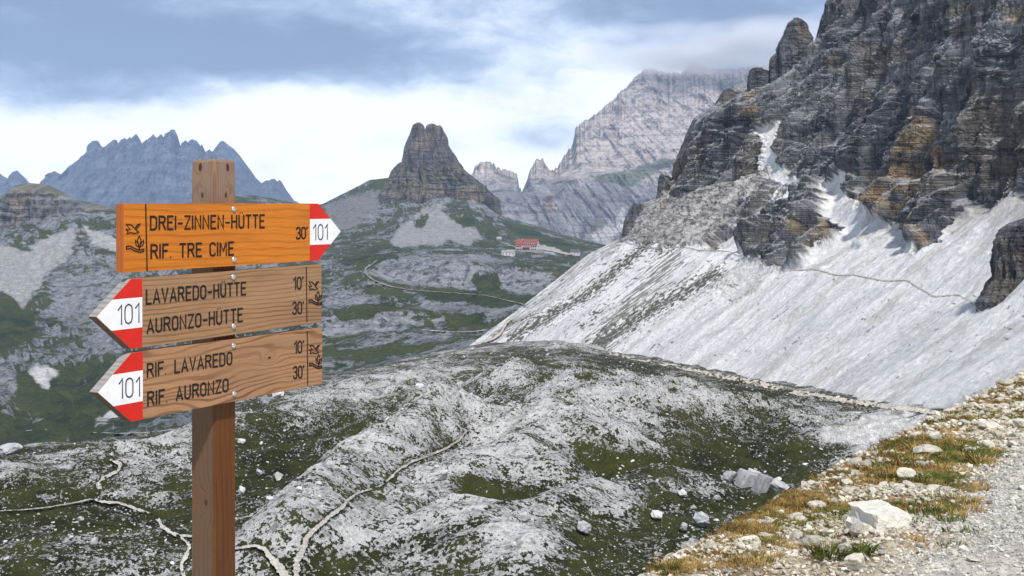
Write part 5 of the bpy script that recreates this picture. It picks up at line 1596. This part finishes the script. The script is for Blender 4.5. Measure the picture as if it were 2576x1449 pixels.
def wood_mat(name, base, line, lines, wav, fine, gloss, axis='x', seed=0.0, knots=(), dirt=(0.1, 0.08, 0.07), dirt_amt=0.0, line_amt=0.8, patch=None, patch_amt=0.0):
    """sawn wood: growth lines along the grain, fine fibres, knots with rings bent round them"""
    m, kk, b = new_mat(name)
    b.inputs['Roughness'].default_value = gloss
    b.inputs['Specular IOR Level'].default_value = 0.3
    t = kk.n('ShaderNodeTexCoord')
    sp = kk.n('ShaderNodeSeparateXYZ')
    kk.link(t.outputs['Object'], sp.inputs[0])
    if axis == 'x':
        along, across = sp.outputs[0], sp.outputs[2]
    else:
        along, across = sp.outputs[2], kk.math('ADD', sp.outputs[0], sp.outputs[1])
    cv_ = kk.n('ShaderNodeCombineXYZ')
    kk.link(along, cv_.inputs[0])
    kk.link(across, cv_.inputs[1])
    cv_.inputs[2].default_value = seed
    n_ = kk.noise(kk.mapping(cv_.outputs[0], (2.2, 9.0, 1)), 1.0, 3, 0.5)
    v = kk.math('ADD', kk.math('MULTIPLY', across, lines), kk.math('MULTIPLY', n_, wav))
    kd = None
    for (ka, kc, kr) in knots:
        da = kk.math('MULTIPLY', kk.math('SUBTRACT', along, ka), 0.55)
        dc = kk.math('SUBTRACT', across, kc)
        ds = kk.math('SQRT', kk.math('ADD', kk.math('MULTIPLY', da, da), kk.math('MULTIPLY', dc, dc)))
        v = kk.math('ADD', v, kk.math('MULTIPLY', kk.math('EXPONENT', kk.math('MULTIPLY', ds, -1.0 / (kr * 2.2))), 5.0))
        c_ = kk.ramp(ds, kr * 0.55, kr * 1.0, 1, 0)
        kd = c_ if kd is None else kk.math('MAXIMUM', kd, c_)
    s_ = kk.math('SINE', kk.math('MULTIPLY', v, 6.2832))
    ring = kk.ramp(s_, 0.05, 1.0, 0, 1)
    lv = kk.noise(kk.mapping(cv_.outputs[0], (3.0, 14.0, 1), (7, 3, 0)), 1.0, 3, 0.6)
    f_ = kk.math('MULTIPLY', kk.math('MULTIPLY', ring, kk.ramp(lv, 0.3, 0.65, 0.25, 1.0)), line_amt)
    c = kk.mix(f_, base, line)
    fb_ = kk.noise(kk.mapping(cv_.outputs[0], (18.0, 700.0 * fine, 1)), 1.0, 4, 0.6)
    g2 = kk.n('ShaderNodeCombineColor')
    gr = kk.ramp(fb_, 0.3, 0.7, 0.80, 1.18, False)
    for q in range(3):
        kk.link(gr, g2.inputs[q])
    c = kk.mix(1.0, c, g2.outputs[0], 'MULTIPLY')
    if dirt_amt:
        dn = kk.noise(kk.mapping(cv_.outputs[0], (4.0, 22.0, 1), (1, 5, 0)), 1.0, 5, 0.6)
        c = kk.mix(kk.ramp(dn, 0.42, 0.72, 0, dirt_amt), c, dirt)
    if patch:
        pn = kk.noise(kk.mapping(cv_.outputs[0], (2.2, 12.0, 1), (9, 2, 0)), 1.0, 3, 0.5)
        c = kk.mix(kk.ramp(pn, 0.42, 0.66, 0, patch_amt), c, patch)
    if kd is not None:
        c = kk.mix(kd, c, (0.05, 0.028, 0.018))
    kk.link(c, b.inputs['Base Color'])
    bp = kk.n('ShaderNodeBump')
    bp.inputs['Strength'].default_value = 0.35
    bp.inputs['Distance'].default_value = 0.002
    kk.link(kk.math('SUBTRACT', fb_, kk.math('MULTIPLY', ring, 0.8)), bp.inputs['Height'])
    kk.link(bp.outputs[0], b.inputs['Normal'])
    return m


W_ORANGE = wood_mat('varnished_orange_wood', (0.56, 0.175, 0.008), (0.42, 0.105, 0.005), 60, 3.0, 0.8, 0.45, 'x', 1.0, line_amt=0.7, dirt=(0.36, 0.095, 0.006), dirt_amt=0.5)
W_ORANGE_END = wood_mat('varnished_end_grain', (0.36, 0.095, 0.008), (0.26, 0.06, 0.006), 90, 3.0, 0.8, 0.5, 'z', 2.0)
W_BROWN = wood_mat('weathered_brown_wood', (0.335, 0.185, 0.092), (0.140, 0.068, 0.032), 95, 4.0, 1.0, 0.75, 'x', 3.0, dirt=(0.17, 0.105, 0.062), dirt_amt=0.5, line_amt=0.75, patch=(0.36, 0.215, 0.115), patch_amt=0.6)
W_BROWN2 = wood_mat('weathered_figured_wood', (0.37, 0.200, 0.100), (0.150, 0.060, 0.027), 62, 9.0, 1.0, 0.75, 'x', 6.3, dirt=(0.19, 0.115, 0.068), dirt_amt=0.35, line_amt=0.85, knots=((0.12, 1.300, 0.004),))
W_GREY = wood_mat('grey_weathered_end', (0.30, 0.29, 0.285), (0.19, 0.18, 0.175), 120, 3.0, 1.0, 0.85, 'x', 4.0)
W_SHADEDEND = wood_mat('shaded_weathered_end', (0.10, 0.062, 0.045), (0.06, 0.04, 0.03), 120, 3.0, 1.0, 0.85, 'x', 4.0)  # lower faces of the arrow tips, their shade painted as darker wood
# post: the left face weathered, the right one still oiled where the boards shelter it
W_POSTL = wood_mat('weathered_post_wood', (0.120, 0.074, 0.042), (0.055, 0.031, 0.018), 75, 3.2, 0.7, 0.8, 'z', 8.0, ((1.729, 0.030, 0.0065), (0.998, 0.012, 0.0055)), dirt=(0.13, 0.105, 0.08), dirt_amt=0.7, patch=(0.14, 0.062, 0.024), patch_amt=0.5, line_amt=0.6)
W_POSTR = wood_mat('oiled_post_wood', (0.125, 0.040, 0.007), (0.050, 0.016, 0.004), 60, 3.0, 0.6, 0.6, 'z', 9.0, ((1.668, 0.0225, 0.0045),), dirt=(0.06, 0.025, 0.01), dirt_amt=0.6, line_amt=0.45)
W_POSTTOP = wood_mat('grey_post_head', (0.235, 0.150, 0.100), (0.110, 0.060, 0.038), 80, 4.0, 0.7, 0.85, 'z', 12.0, ((1.729, 0.030, 0.0065), (1.668, 0.0225, 0.0045)), dirt=(0.24, 0.19, 0.15), dirt_amt=0.6, patch=(0.27, 0.095, 0.045), patch_amt=0.35, line_amt=0.75)
M_RED = plain_mat('red_sign_paint', (0.58, 0.014, 0.006), 0.45, var=0.06, scale=40)
M_WHITE = plain_mat('white_sign_paint', (0.78, 0.78, 0.78), 0.5, var=0.06, scale=30)
M_BLACK = plain_mat('black_routed_letters', (0.012, 0.009, 0.008), 0.7)
M_NAVY = plain_mat('navy_number_paint', (0.012, 0.010, 0.055), 0.5)
M_BOLT = plain_mat('zinc_bolt', (0.55, 0.58, 0.60), 0.32, 0.85)

HWP = 0.035
BACK = 0.022


def prism(name, parent, outline, y0, y1, mats, side_index=None, bev=0.0):
    """a board: outline in (t, z) extruded from y0 (front) to y1 (back)"""
    bm = bmesh.new()
    f = [bm.verts.new((t_, y0, z_)) for t_, z_ in outline]
    bk = [bm.verts.new((t_, y1, z_)) for t_, z_ in outline]
    n = len(outline)
    ff = bm.faces.new(f[::-1])
    fb_ = bm.faces.new(bk)
    sides = [bm.faces.new((f[i], f[(i + 1) % n], bk[(i + 1) % n], bk[i])) for i in range(n)]
    bm.normal_update()
    if side_index:
        for i, s_ in enumerate(sides):
            s_.material_index = side_index[i]
    if bev:
        bmesh.ops.bevel(bm, geom=[e_ for e_ in bm.edges], offset=bev, segments=2, affect='EDGES', profile=0.6)
    bmesh.ops.recalc_face_normals(bm, faces=bm.faces[:])
    me = bpy.data.meshes.new(name)
    bm.to_mesh(me)
    bm.free()
    for m_ in mats:
        me.materials.append(m_)
    return new_obj(name, me, parent)


# post
bm = bmesh.new()
zs = [-0.35, 0.2, 0.6, 0.9, 1.05, 1.2, 1.35, 1.5, 1.63, 1.70, 1.741]
ring = []
c4 = 0.0045
prof = []
for sx, sy in ((-1, -1), (1, -1), (1, 1), (-1, 1)):
    for q in ((0, 1), (1, 0)) if sx * sy < 0 else ((1, 0), (0, 1)):
        prof.append((sx * (HWP - c4 * q[0]), sy * (HWP - c4 * q[1])))
prof = sorted(prof, key=lambda p_: math.atan2(p_[1], p_[0]))
rr = random.Random(3)
for z_ in zs:
    k_ = 1.0 if z_ < 1.735 else 0.965
    lean_ = 0.0
    ring.append([bm.verts.new((x_ * k_ + lean_, BACK + HWP + y_ * k_, z_)) for x_, y_ in prof])
for a_, b2 in zip(ring[:-1], ring[1:]):
    for i in range(8):
        f = bm.faces.new((a_[i], a_[(i + 1) % 8], b2[(i + 1) % 8], b2[i]))
tp = [bm.verts.new((v.co.x * 0.8, BACK + HWP + (v.co.y - BACK - HWP) * 0.8, 1.747)) for v in ring[-1]]
for i in range(8):
    bm.faces.new((ring[-1][i], ring[-1][(i + 1) % 8], tp[(i + 1) % 8], tp[i]))
bm.faces.new(tp)
bmesh.ops.recalc_face_normals(bm, faces=bm.faces[:])
for f in bm.faces:
    c_ = f.calc_center_median()
    if c_.z > 1.62:
        f.material_index = 2
    elif f.normal.y < -0.6:
        f.material_index = 1
    else:
        f.material_index = 0
me = bpy.data.meshes.new('post')
bm.to_mesh(me)
bm.free()
for m_ in (W_POSTL, W_POSTR, W_POSTTOP):
    me.materials.append(m_)
post = new_obj('post', me, post_root)

# stroke lettering
GL = {
    'D': (0.48, [[(0, 0), (0, 1), (.28, 1), (.42, .93), (.48, .8), (.48, .2), (.42, .07), (.28, 0), (0, 0)]]),
    'R': (0.48, [[(0, 0), (0, 1), (.32, 1), (.45, .92), (.47, .77), (.45, .62), (.32, .54), (0, .54)], [(.26, .54), (.5, 0)]]),
    'E': (0.42, [[(.43, 0), (0, 0), (0, 1), (.43, 1)], [(0, .53), (.36, .53)]]),
    'F': (0.40, [[(0, 0), (0, 1), (.42, 1)], [(0, .53), (.34, .53)]]),
    'I': (0.0, [[(0, 0), (0, 1)]]),
    'Z': (0.44, [[(0, 1), (.45, 1), (0, 0), (.46, 0)]]),
    'N': (0.48, [[(0, 0), (0, 1), (.48, 0), (.48, 1)]]),
    'H': (0.46, [[(0, 0), (0, 1)], [(.46, 0), (.46, 1)], [(0, .52), (.46, .52)]]),
    'U': (0.46, [[(0, 1), (0, .2), (.07, .06), (.23, 0), (.39, .06), (.46, .2), (.46, 1)]]),
    'Ü': (0.46, [[(0, 1), (0, .2), (.07, .06), (.23, 0), (.39, .06), (.46, .2), (.46, 1)], [(.12, 1.2), (.121, 1.2)], [(.34, 1.2), (.341, 1.2)]]),
    'T': (0.46, [[(0, 1), (.46, 1)], [(.23, 1), (.23, 0)]]),
    '.': (0.0, [[(0, .02), (0.001, .02)]]),
    'C': (0.44, [[(.45, .83), (.40, .95), (.23, 1), (.07, .94), (0, .8), (0, .2), (.07, .06), (.23, 0), (.40, .05), (.45, .17)]]),
    'M': (0.56, [[(0, 0), (0, 1), (.28, .35), (.56, 1), (.56, 0)]]),
    'L': (0.38, [[(0, 1), (0, 0), (.40, 0)]]),
    'A': (0.52, [[(0, 0), (.26, 1), (.52, 0)], [(.09, .30), (.43, .30)]]),
    'V': (0.50, [[(0, 1), (.25, 0), (.50, 1)]]),
    'O': (0.46, [[(.23, 0), (.07, .06), (0, .2), (0, .8), (.07, .94), (.23, 1), (.39, .94), (.46, .8), (.46, .2), (.39, .06), (.23, 0)]]),
    '-': (0.34, [[(0, .44), (.34, .44)]]),
    '0': (0.42, [[(.21, 0), (.06, .07), (0, .24), (0, .76), (.06, .93), (.21, 1), (.36, .93), (.42, .76), (.42, .24), (.36, .07), (.21, 0)]]),
    '1': (0.20, [[(0, .76), (.2, 1), (.2, 0)]]),
    '3': (0.40, [[(0, .85), (.08, .97), (.2, 1), (.34, .95), (.39, .78), (.34, .6), (.18, .54), (.34, .48), (.41, .27), (.36, .07), (.2, 0), (.06, .04), (0, .17)]]),
    "'": (0.04, [[(0.03, 1.0), (0, .86)]]),
}


def stroke(bm, pts_, r_, h_):
    """a routed stroke: polyline in (t, z), half-round section lying on the board's front"""
    pts_ = [p_ for i, p_ in enumerate(pts_) if i == 0 or math.dist(p_, pts_[i - 1]) > 1e-6]
    closed = len(pts_) > 3 and math.dist(pts_[0], pts_[-1]) < 1e-6
    if closed:
        pts_ = pts_[:-1]
    n = len(pts_)
    if n == 1 or (n == 2 and math.dist(*pts_) < r_ * 0.5):
        c_ = pts_[0]
        vs_ = [bm.verts.new((c_[0] + r_ * math.cos(a), 0, c_[1] + r_ * math.sin(a))) for a in np.linspace(0, 6.2832, 11)[:-1]]
        vt = bm.verts.new((c_[0], -h_, c_[1]))
        for i in range(10):
            bm.faces.new((vs_[i], vs_[(i + 1) % 10], vt))
        return
    sec = [(-1, 0), (-0.92, 0.6), (-0.5, 1), (0.5, 1), (0.92, 0.6), (1, 0)]
    rings = []
    P_ = [Vector(p_) for p_ in pts_]
    for i in range(n):
        if closed:
            a, b_ = (P_[i] - P_[i - 1]).normalized(), (P_[(i + 1) % n] - P_[i]).normalized()
        else:
            a = (P_[i] - P_[i - 1]).normalized() if i else (P_[1] - P_[0]).normalized()
            b_ = (P_[i + 1] - P_[i]).normalized() if i < n - 1 else a
        na, nb = Vector((-a.y, a.x)), Vector((-b_.y, b_.x))
        m_ = na + nb
        if m_.length < 0.5:
            m_ = na
            k_ = 1.0
        else:
            m_.normalize()
            k_ = min(1.5, 1.0 / max(m_.dot(na), 0.3))
        c_ = P_[i].copy()
        if not closed and i == 0:
            c_ -= a * r_ * 0.35
        if not closed and i == n - 1:
            c_ += a * r_ * 0.35
        rings.append([bm.verts.new((c_.x + m_.x * r_ * k_ * s_, -h_ * u, c_.y + m_.y * r_ * k_ * s_)) for s_, u in sec])
    for i in range(n if closed else n - 1):
        A, B = rings[i], rings[(i + 1) % n]
        for j in range(5):
            bm.faces.new((A[j], A[j + 1], B[j + 1], B[j]))
    if not closed:
        for i, sgn in ((0, -1), (n - 1, 1)):
            a = (P_[1] - P_[0]).normalized() if i == 0 else (P_[-1] - P_[-2]).normalized()
            c_ = P_[i] + a * r_ * 0.95 * sgn
            vt = bm.verts.new((c_.x, 0, c_.y))
            rg = rings[i]
            for j in range(5):
                bm.faces.new((rg[j], rg[j + 1], vt))


def text_strokes(bm, text, tl, bl, tr, br_, rel, h_, gap=0.24, space=0.42):
    """lettering fitted between four picture positions on the board: top left, bottom left, top right, bottom right"""
    (t0, z0t), (t0b, z0b), (t1, z1t), (t1b, z1b) = bt(*tl), bt(*bl), bt(*tr), bt(*br_)
    total = 0.0
    adv = []
    for ch in text:
        if ch == ' ':
            total += space
            continue
        adv.append((ch, total))
        total += GL[ch][0] + gap
    total -= gap
    H_ = (z0t - z0b)
    for ch, x0 in adv:
        for pl in GL[ch][1]:
            out_ = []
            for x_, y_ in pl:
                f_ = (x0 + x_) / total
                zt, zb = z0t + (z1t - z0t) * f_, z0b + (z1b - z0b) * f_
                tt = t0 + (t1 - t0) * f_
                out_.append((tt, zb + (zt - zb) * y_))
            stroke(bm, out_, rel * H_ / 2, h_)


def finish(bm, name, mat, parent, yoff=0.0):
    for v in bm.verts:
        v.co.y += yoff
    bmesh.ops.recalc_face_normals(bm, faces=bm.faces[:])
    return new_obj(name, to_mesh(bm, name, mat), parent)


BIRD = [[(425, 722), (468, 726), (430, 676), (474, 680), (512, 716), (536, 682), (564, 672), (548, 692), (520, 728), (550, 752), (512, 764), (472, 755), (438, 767), (448, 742), (425, 722)]]
PLANT = [[(552, 780), (570, 822), (552, 890), (535, 822), (552, 780)], [(515, 822), (538, 845), (551, 889), (522, 868), (515, 822)], [(594, 822), (570, 848), (557, 889), (588, 866), (594, 822)], [(552, 890), (552, 908)],
         [(432, 880), (470, 876), (510, 900), (552, 915), (594, 905), (594, 928), (552, 935), (510, 922), (470, 900), (434, 906), (432, 880)]]


def emblem(bm, box_bird, box_plant, mapf, r_, h_):
    for shape, (x0, x1, y0, y1), src in ((BIRD, box_bird, (425, 564, 672, 767)), (PLANT, box_plant, (432, 594, 780, 935))):
        for pl in shape:
            q = []
            for x_, y_ in pl:
                fx, fy = (x_ - src[0]) / (src[1] - src[0]), (y_ - src[2]) / (src[3] - src[2])
                q.append(bt(*mapf(x0 + fx * (x1 - x0), y0 + fy * (y1 - y0))))
            stroke(bm, q, r_, h_)


def c1(x_, y_):
    return 196.8 + .27776 * x_, 375.6 + .27776 * y_


def c2(x_, y_):
    return 196.8 + .3087 * x_, 644 + .3087 * y_


def bolt(parent, a, b_):
    t_, z_ = bt(a, b_)
    bm = bmesh.new()
    bmesh.ops.create_uvsphere(bm, u_segments=16, v_segments=10, radius=0.0068)
    for v in bm.verts:
        v.co.y *= 0.55
    for f in bm.faces:
        f.smooth = True
    o = new_obj('bolt', to_mesh(bm, 'bolt', M_BOLT), parent, (t_, -0.001, z_))
    bm = bmesh.new()
    bmesh.ops.create_cone(bm, cap_ends=True, segments=20, radius1=0.0088, radius2=0.0084, depth=0.0016)
    bmesh.ops.rotate(bm, verts=bm.verts[:], cent=(0, 0, 0), matrix=Matrix.Rotation(R(90), 3, 'X'))
    for v in bm.verts:
        v.co.x += t_
        v.co.z += z_
        v.co.y -= 0.0005
    return o


def paint(parent, name, mat, outline, lab=None):
    o = prism(name, parent, outline, -0.0007, 0.0004, [mat])
    if lab:
        o['label'] = lab
    return o


LET = 0.0016
# --- board 1, new orange
x0 = bt(312, 600)[0]
zt1, zb1 = bt(312, 512)[1], bt(313, 686)[1]
tL = x0
t_plain = bt(*c1(2098, 600))[0]
t_sh = bt(*c1(2172, 495))[0]
t_tip, z_tip = bt(*c1(2378, 742))
zc = (zt1 + zb1) / 2
b1 = prism('sign_board', post_root, [(tL, zt1), (tL, zb1), (t_sh, zb1), (t_tip, zc), (t_sh, zt1)], 0.0, BACK, [W_ORANGE, W_ORANGE_END], [1, 0, 0, 0, 0], 0.0006)
b1['label'] = 'new orange varnished arrow board pointing right'
zw0 = zt1 - (zt1 - zb1) * 0.27
zw1 = zt1 - (zt1 - zb1) * 0.72
e1 = 0.0006


def arrow_t(z_):
    f_ = abs(z_ - zc) / ((zt1 - zb1) / 2)
    return t_tip + (t_sh - t_tip) * f_


paint(b1, 'paint_band', M_RED, [(t_plain, zt1 - e1), (t_plain, zw0), (arrow_t(zw0) - e1, zw0), (t_sh, zt1 - e1)], 'upper red band on the tip')
paint(b1, 'paint_band', M_WHITE, [(t_plain, zw0), (t_plain, zw1), (arrow_t(zw1) - e1, zw1), (t_tip - 2 * e1, zc), (arrow_t(zw0) - e1, zw0)], 'white band on the tip')
paint(b1, 'paint_band', M_RED, [(t_plain, zw1), (t_plain, zb1 + e1), (t_sh, zb1 + e1), (arrow_t(zw1) - e1, zw1)], 'lower red band on the tip')
bm = bmesh.new()
text_strokes(bm, 'DREI-ZINNEN-HÜTTE', c1(655, 610), c1(655, 727), c1(1683, 596), c1(1683, 708), 0.175, LET)
finish(bm, 'lettering', M_BLACK, b1, 0.0002)
bm = bmesh.new()
text_strokes(bm, 'RIF. TRE CIME', c1(660, 868), c1(660, 988), c1(1404, 842), c1(1404, 955), 0.175, LET, 0.24, 0.55)
finish(bm, 'lettering', M_BLACK, b1, 0.0002)
bm = bmesh.new()
text_strokes(bm, "30'", c1(1976, 710), c1(1976, 812), c1(2074, 706), c1(2074, 806), 0.175, LET, 0.16)
finish(bm, 'lettering', M_BLACK, b1, 0.0002)
bm = bmesh.new()
stroke(bm, [bt(*c1(610, 500)), bt(*c1(623, 1100))], 0.0017, LET)
finish(bm, 'divider_line', M_BLACK, b1, 0.0002)
bm = bmesh.new()
emblem(bm, (428, 562, 675, 765), (434, 592, 782, 932), c1, 0.0012, LET)
finish(bm, 'emblem', M_BLACK, b1, 0.0002)
bm = bmesh.new()
text_strokes(bm, '101', c1(2128, 680), c1(2128, 822), c1(2254, 680), c1(2254, 815), 0.075, 0.0012, 0.20)
finish(bm, 'route_number', M_NAVY, b1, -0.0006)
bolt(b1, 587, 526)
bolt(b1, 588, 653)


# --- boards 2 and 3, weathered, pointing left
def left_board(tr, br_, pl_t, pl_b, tip, sh_t, sh_b, w0, w1, mats, lab, lines, nums, vline, embl, n101, bolts):
    tR = (bt(*tr)[0] + bt(*br_)[0]) / 2
    zTR, zBR = bt(*tr)[1], bt(*br_)[1]
    tP = (bt(*pl_t)[0] + bt(*pl_b)[0]) / 2
    zTP, zBP = bt(*pl_t)[1], bt(*pl_b)[1]
    tS = (bt(*sh_t)[0] + bt(*sh_b)[0]) / 2
    slope_t = (zTR - zTP) / (tR - tP)
    slope_b = (zBR - zBP) / (tR - tP)
    zTS, zBS = zTP + slope_t * (tS - tP), zBP + slope_b * (tS - tP)
    tT, zT = bt(*tip)
    o = prism('sign_board', post_root, [(tR, zTR), (tS, zTS), (tT, zT), (tS, zBS), (tR, zBR)], 0.0, BACK, mats, [0, 1, 2, 0, 0], 0.0006)
    o['label'] = lab
    zW0, zW1 = bt(*w0)[1], bt(*w1)[1]
    e_ = 0.0007

    def at(z_):
        f_ = (z_ - zT) / (zTS - zT) if z_ > zT else (zT - z_) / (zT - zBS)
        return tT + (tS - tT) * f_ + e_
    paint(o, 'paint_band', M_RED, [(tP, zTP - e_), (tS, zTS - e_), (at(zW0), zW0), (tP, zW0)], 'upper red band on the tip')
    paint(o, 'paint_band', M_WHITE, [(tP, zW0), (at(zW0), zW0), (tT + 2 * e_, zT), (at(zW1), zW1), (tP, zW1)], 'white band on the tip')
    paint(o, 'paint_band', M_RED, [(tP, zW1), (at(zW1), zW1), (tS, zBS + e_), (tP, zBP + e_)], 'lower red band on the tip')
    for tx_, q in lines:
        bm = bmesh.new()
        text_strokes(bm, tx_, *[c2(*v) for v in q], 0.165, LET, 0.24, 0.60)
        finish(bm, 'lettering', M_BLACK, o, 0.0002)
    for tx_, q in nums:
        bm = bmesh.new()
        text_strokes(bm, tx_, *[c2(*v) for v in q], 0.155, LET, 0.18)
        finish(bm, 'lettering', M_BLACK, o, 0.0002)
    bm = bmesh.new()
    stroke(bm, [bt(*c2(*vline[0])), bt(*c2(*vline[1]))], 0.0015, LET)
    finish(bm, 'divider_line', M_BLACK, o, 0.0002)
    bm = bmesh.new()
    emblem(bm, embl[0], embl[1], c2, 0.0014, LET)
    finish(bm, 'emblem', M_BLACK, o, 0.0002)
    bm = bmesh.new()
    text_strokes(bm, '101', *[c2(*v) for v in n101], 0.072, 0.0012, 0.20)
    finish(bm, 'route_number', M_NAVY, o, -0.0006)
    for v in bolts:
        bolt(o, *v)
    return o


left_board((808.5, 664.5), (809.3, 810.7), (356.5, 699.6), (358.3, 874), c2(145, 497), c2(432, 185), c2(428, 747), c2(522, 335), c2(523, 580), [W_BROWN, W_GREY, W_SHADEDEND], 'upper weathered brown arrow board pointing left',
           [('LAVAREDO-HÜTTE', ((556, 278), (556, 390), (1362, 215), (1362, 313))), ('AURONZO-HÜTTE', ((562, 520), (562, 628), (1336, 428), (1336, 531)))],
           [("10'", ((1755, 175), (1755, 272), (1832, 172), (1832, 266))), ("30'", ((1748, 378), (1748, 474), (1835, 372), (1835, 466)))], ((1858, 92), (1863, 535)), ((1876, 1958, 206, 278), (1878, 1980, 285, 400)),
           ((322, 404), (322, 560), (492, 384), (492, 540)), [(586, 697), (587, 821)])
left_board((810.8, 824), (810.8, 965), (358, 884), (359.6, 1055.5), c2(155, 1113), c2(432, 780), c2(432, 1343), c2(526, 930), c2(529, 1180), [W_BROWN2, W_GREY, W_SHADEDEND], 'lower weathered brown arrow board pointing left with wavy grain',
           [('RIF. LAVAREDO', ((564, 882), (564, 986), (1250, 783), (1250, 881))), ('RIF. AURONZO', ((567, 1112), (567, 1219), (1219, 1001), (1219, 1101)))],
           [("10'", ((1762, 697), (1762, 793), (1836, 691), (1836, 785))), ("30'", ((1754, 903), (1754, 1000), (1838, 895), (1838, 990)))], ((1866, 614), (1869, 1053)), ((1881, 1967, 723, 797), (1883, 1984, 801, 917)),
           ((330, 1004), (330, 1162), (497, 985), (497, 1140)), [(587, 870), (588.5, 991)])

# ------------------------------------------------------------------ cloud clinging to the summit of the pale massif
bm = bmesh.new()
bmesh.ops.create_icosphere(bm, subdivisions=4, radius=1.0)
mm = bpy.data.materials.new('summit_cloud')
mm.use_nodes = True
mm.node_tree.nodes.clear()
mk = NT(mm.node_tree)
mo_ = mk.n('ShaderNodeOutputMaterial')
mv = mk.n('ShaderNodeVolumePrincipled')
mv.inputs['Color'].default_value = (0.93, 0.95, 1.0, 1)
mt_ = mk.n('ShaderNodeTexCoord')
ml = mk.n('ShaderNodeVectorMath', operation='LENGTH')
mk.link(mt_.outputs['Object'], ml.inputs[0])
fall = mk.ramp(ml.outputs['Value'], 0.15, 1.0, 1.0, 0.0)
mn = mk.noise(mk.mapping(mt_.outputs['Object'], (1.6, 1.6, 0.9)), 1.6, 4, 0.55)
mk.link(mk.math('MULTIPLY', mk.math('MULTIPLY', fall, mk.ramp(mn, 0.38, 0.66)), 0.02), mv.inputs['Density'])
mk.link(mv.outputs[0], mo_.inputs['Volume'])
cl_ = new_obj('cloud_cap', to_mesh(bm, 'cloud_cap', mm), None, tuple(U(1840, 120, 4900)), (0, R(-3), 0), (700, 420, 130))
tag(cl_, 'soft grey cloud hanging on the summit of the pale massif', 'cloud', kind='stuff')

# ------------------------------------------------------------------ haze: the mountain air, one closed box round camera and land
xs0, xs1, zs0, zs1, ys1 = -6.0, 6.0, -1.0, 3.0, 10.0
for o in list(scene.objects):
    if o.type == 'MESH' and len(o.data.vertices):
        n_ = len(o.data.vertices)
        if n_ < 4000:
            continue
        a = np.empty(n_ * 3, np.float32)
        o.data.vertices.foreach_get('co', a)
        a = a.reshape(-1, 3)
        xs0, xs1 = min(xs0, a[:, 0].min()), max(xs1, a[:, 0].max())
        zs0, zs1 = min(zs0, a[:, 2].min()), max(zs1, a[:, 2].max())
        ys1 = max(ys1, a[:, 1].max())
zs1 = max(zs1, 770.0)
bm = bmesh.new()
box(bm, xs0 - 30, xs1 + 30, -40.0, ys1 + 30, zs0 - 1.0, zs1 + 6.0)
hm = bpy.data.materials.new('mountain_haze')
hm.use_nodes = True
hk = NT(hm.node_tree)
hm.node_tree.nodes.clear()
ho = hk.n('ShaderNodeOutputMaterial')
pv_ = hk.n('ShaderNodeVolumePrincipled')
pv_.inputs['Color'].default_value = (0.50, 0.68, 1.0, 1)
pv_.inputs['Density'].default_value = HAZE
pv_.inputs['Anisotropy'].default_value = 0.0
hk.link(pv_.outputs[0], ho.inputs['Volume'])
hz = new_obj('haze', to_mesh(bm, 'haze', hm))
tag(hz, 'thin blue mountain air over the whole valley', 'haze', kind='stuff')
